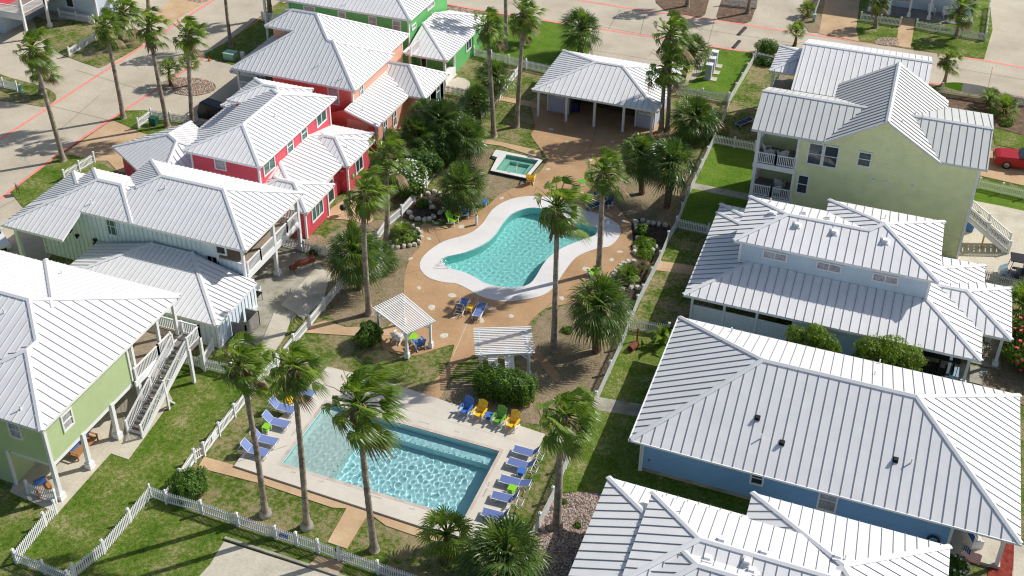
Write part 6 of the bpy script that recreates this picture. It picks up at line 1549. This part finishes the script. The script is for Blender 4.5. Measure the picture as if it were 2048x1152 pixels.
# rusty drum, post and black sculpture
t = gthing('oil_drum', (1266, 698), 'rusty drum lying on the grass by the blue cottage', 'drum', z=.25, rz=R_(70)); M().tube([(-.4, 0, 0), (.4, 0, 0)], .25, 14).build('shell', X['rust'], t); M().tube([(-.41, 0, 0), (-.39, 0, 0)], .2, 14).build('open_end', X['dark'], t)
t = gthing('wooden_post', (1274, 682), 'thin rusty brown post behind the drum', 'post'); M().box(-.05, -.05, 0, .05, .05, 1.1).build('shaft', X['rust'], t); M().box(-.07, -.07, 1.1, .07, .07, 1.14).build('cap', X['rust'], t)
t = gthing('parasol_base', (851, 1123), 'dark plant pot in the shadow near the low fan palm, bottom', 'pot') if 0 else None
# flag
p = P(1917, 1150); t = thing('american_flag', (p.x - .25, p.y, 0), 'american flag hanging by the corner of the white roof, bottom right', 'flag')
M().tube([(0, 0, 0), (0, 0, 2.6)], .025, 8).build('pole', X['steel'], t)
st, wh, bl = M(), M(), M()
for k in range(13):
    tgt = st if k % 2 == 0 else wh; z1 = 2.35 - k * .062
    for j in range(12):
        x0, x1 = j * .09, (j + 1) * .09; w = lambda x: .07 * math.sin(x * 8); sag = lambda x: -.45 * x
        if k < 7 and j < 5: tgt2 = bl
        else: tgt2 = tgt
        tgt2.face([(x0 + .02, w(x0), z1 - .062 + sag(x0)), (x1 + .02, w(x1), z1 - .062 + sag(x1)), (x1 + .02, w(x1), z1 + sag(x1)), (x0 + .02, w(x0), z1 + sag(x0))])
st.build('red_stripes', mat('flag_red', rgb((196, 30, 50)), .8), t); wh.build('white_stripes', X['white'], t); cn = bl.build('canton', X['navy'], t)
mb = M()
for k in range(5):
    for j in range(4): mb.ob((.07 + j * .1, -.012 + .07 * math.sin((.05 + j * .1) * 8), 2.31 - k * .08 - .45 * (.05 + j * .1)), Vector((.016, 0, 0)), Vector((0, .006, 0)), Vector((0, 0, .016)))
mb.build('stars', X['white']).parent = cn
# porch swing of the blue cottage
t = thing('porch_bench', (9.3, 53.0, .25), 'blue and white slatted bench on the porch corner of the mid blue cottage', 'bench', None, R_(115))
for i in range(5): M().box(-.9, -.3 + i * .14, .40, .9, -.2 + i * .14, .43).build('seat_slat', X['white'], t)
b = M()
for i in range(4): b.box(-.9, .36, .55 + i * .13, .9, .39, .65 + i * .13)
b.build('backrest', X['bluepoly'], t)
for s in (-.85, .85): M().box(s - .04, -.3, 0, s + .04, .38, .6).build('side_frame', X['white'], t)

# depth marks lettered on the decks
deck = bpy.data.objects['pool_deck']
def letters(px, txt, rz, size=.19, z=RZ + .004):
    p = P(px[0], px[1], z); c = bpy.data.curves.new('depth_marking', 'FONT'); c.body = txt; c.size = size if len(txt) < 5 else size * .72; c.align_x = 'CENTER'; c.align_y = 'CENTER'
    o = bpy.data.objects.new('depth_marking', c); COL.objects.link(o); o.data.materials.append(X['greywood']); o.location = (p.x, p.y, z); o.rotation_euler = (0, 0, rz); o.parent = deck
for q, s, r in (((586, 945), '3 FT', 0), ((641, 963), '3 FT', 0), ((751, 994), 'NO DIVING', 0), ((824, 1018), '4 FT', 0), ((914, 863), '4 FT', math.pi), ((848, 845), 'NO DIVING', math.pi), ((978, 968), '4 FT', R_(90)), ((970, 985), 'NO DIVING', R_(90)), ((588, 864), 'NO DIVING', R_(-90))): letters(q, s, r)

# ------------------------------------------------------------------ vehicles
def wheel(root, x, y, r, w=.24, rim='steel'):
    t = M().tube([(x, y - w / 2, r), (x, y + w / 2, r)], r, 20); o = t.build('wheel', X['black'], root)
    c = M().tube([(x, y - w / 2 - .012, r), (x, y + w / 2 + .012, r)], r * .62, 12).build('rim', X[rim]); c.parent = o
def car(px, label, col, rz, L=4.9, W=1.95, Hb=1.0, Ht=1.75, truck=False, z=.04, cat='car', name='parked_car'):
    p = P(*px); t = thing(name, (p.x, p.y, z), label, cat, None, rz)
    def hull(sec):
        """sec: list of (x, halfwidth_low, halfwidth_high, z_low, z_high)"""
        mb = M(); vs = []
        for x, wl, wh, zl, zh in sec: vs += [(x, -wl, zl), (x, wl, zl), (x, wl * 1.0, (zl + zh) / 2 + .05), (x, wh, zh), (x, -wh, zh), (x, -wl * 1.0, (zl + zh) / 2 + .05)]
        n = len(sec); fs = [(i * 6 + k, i * 6 + (k + 1) % 6, (i + 1) * 6 + (k + 1) % 6, (i + 1) * 6 + k) for i in range(n - 1) for k in range(6)]
        fs += [tuple(reversed(range(6))), tuple(range((n - 1) * 6, n * 6))]; mb.idx(vs, fs); return mb
    w = W / 2; h = L / 2
    body = hull([(-h, w * .86, w * .78, .45, Hb * .82), (-h + .15, w * .97, w * .88, .32, Hb * .93), (-h + .8, w, w * .93, .3, Hb), (-.2, w, w * .95, .3, Hb), (h * .35, w, w * .94, .3, Hb), (h - .5, w, w * .90, .3, Hb * .94), (h - .12, w * .95, w * .82, .34, Hb * .86), (h, w * .86, w * .72, .45, Hb * .7)])
    o = body.build('body', X[col], t, smooth=False)
    bv = o.modifiers.new('bevel', 'BEVEL'); bv.width = .05; bv.segments = 3
    x0, x1 = (-h + .25, h * .30) if not truck else (-.6, h * .28)
    cab = hull([(x0, w * .86, w * .70, Hb - .02, Hb + .1), (x0 + .35, w * .88, w * .72, Hb - .02, Ht - .06), (x0 + .9, w * .88, w * .73, Hb - .02, Ht), (x1 - .75, w * .88, w * .72, Hb - .02, Ht - .04), (x1, w * .86, w * .8, Hb - .04, Hb + .04)])
    c = cab.build('cabin_glass', X['glass'], t); bv = c.modifiers.new('bevel', 'BEVEL'); bv.width = .05; bv.segments = 2
    M().ob(((x0 + x1) / 2 - .12, 0, Ht + .0), Vector(((x1 - x0) / 2 - .55, 0, 0)), Vector((0, w * .72, 0)), Vector((0, 0, .035))).build('roof_panel', X[col], t)
    for s in (-1, 1):
        for x in (-h * .6, h * .62): wheel(t, x, s * (w - .1), .38)
        M().ob((h - .1, s * w * .62, Hb * .68), Vector((.08, 0, 0)), Vector((0, .2, 0)), Vector((0, 0, .09))).build('headlight', X['white'], t)
        M().ob((x1 - .45, s * (w + .08), Hb + .08), Vector((.08, 0, 0)), Vector((0, .1, 0)), Vector((0, 0, .08))).build('mirror', X[col], t)
        M().bar((x0 + .9, s * w * .86, Hb), (x0 + .95, s * w * .74, Ht - .02), .06, .05).build('pillar', X[col], t)
    M().ob((h - .02, 0, Hb * .55), Vector((.04, 0, 0)), Vector((0, w * .5, 0)), Vector((0, 0, .12))).build('grille', X['black'], t)
    if truck: M().box(-h + .15, -w * .8, Hb - .02, -.75, w * .8, Hb + .015).build('truck_bed', X['black'], t)
    return t
X['carred'] = mat('red_car_paint', rgb((165, 0, 18)), .35, spec=.4, coat=.1)
X['carwhite'] = mat('white_car_paint', rgb((226, 228, 230)), .25, spec=.6, coat=.8)
car((2052, 334), 'red pickup truck cut by the right edge, its front towards the yellow house', 'carred', R_(184), 5.7, 2.0, 1.15, 1.9, True, cat='pickup truck', name='pickup_truck')
car((-18, 488), 'white car cut by the left edge under the seafoam carport', 'carwhite', R_(-28), 4.8, 1.9, 1.0, 1.6)
def cart(px, label, rz, z=.045, col='paint'):
    p = P(*px); t = thing('golf_cart', (p.x, p.y, z), label, 'golf cart', None, rz); cc = 'cart_blue'
    if cc not in X: X[cc] = mat('pale_blue_cart_paint', rgb((150, 178, 200)), .3, spec=.6, coat=.5)
    mb = M(); mb.idx([(-1.5, -.55, .3), (-.9, -.6, .3), (-.9, .6, .3), (-1.5, .55, .3), (-1.45, -.4, .72), (-.95, -.55, .95), (-.95, .55, .95), (-1.45, .4, .72)], [(0, 3, 2, 1), (4, 5, 6, 7), (0, 1, 5, 4), (1, 2, 6, 5), (2, 3, 7, 6), (3, 0, 4, 7)]); mb.build('cowl', X[cc], t)
    M().box(-1.0, -.58, .28, 1.5, .58, .38).build('floor', X['black'], t); M().box(.9, -.55, .38, 1.5, .55, .8).build('rear_body', X[cc], t)
    for x in (-.05, .85): M().box(x - .25, -.5, .65, x + .25, .5, .78).build('seat', X['black'], t); M().box(x + .2, -.5, .78, x + .3, .5, 1.2).build('backrest', X['black'], t)
    M().box(-.95, -.62, 1.88, 1.4, .62, 1.95).build('canopy', X['black'], t)
    for x in (-.9, 1.3):
        for s in (-.56, .56): M().bar((x, s, .7), (x + (.15 if x < 0 else 0), s, 1.88), .04, .04).build('strut', X['black'], t)
    M().tube([(-.75, -.25, .9), (-.55, -.25, 1.1)], .02, 6).build('steering_column', X['black'], t); M().lathe((-.52, -.25, 1.1), [(.17, 0), (.19, .02), (.17, .04)]).build('steering_wheel', X['black'], t)
    for s in (-.5, .5):
        for x in (-1.15, 1.1): wheel(t, x, s, .28, .2)
cart((2036, 560), 'pale blue golf cart with a black canopy on the concrete at the right edge', R_(2)); cart((1866, 752), 'golf cart parked in shade under the porch of the pale blue house', R_(-2))
# covered cart
p = P(430, 242); t = thing('covered_cart', (p.x, p.y, .03), 'black fabric covered golf cart beside the raspberry house', 'covered cart', None, R_(-12))
mb = M(); mb.idx([(-1.5, -.75, 0), (1.6, -.75, 0), (1.6, .75, 0), (-1.5, .75, 0), (-1.6, -.7, .9), (1.6, -.75, .9), (1.6, .75, .9), (-1.6, .7, .9), (-1.15, -.62, 1.95), (1.5, -.66, 1.95), (1.5, .66, 1.95), (-1.15, .62, 1.95)],
    [(0, 1, 5, 4), (1, 2, 6, 5), (2, 3, 7, 6), (3, 0, 4, 7), (4, 5, 9, 8), (5, 6, 10, 9), (6, 7, 11, 10), (7, 4, 8, 11), (8, 9, 10, 11)])
o = mb.build('cover', X['black'], t); bv = o.modifiers.new('bevel', 'BEVEL'); bv.width = .12; bv.segments = 3
M().box(-.2, -.77, 1.2, .1, -.74, 1.3).build('label_patch', X['rust'], t)
for s in (-.6, .6):
    for x in (-1.1, 1.1): wheel(t, x, s, .2, .18)
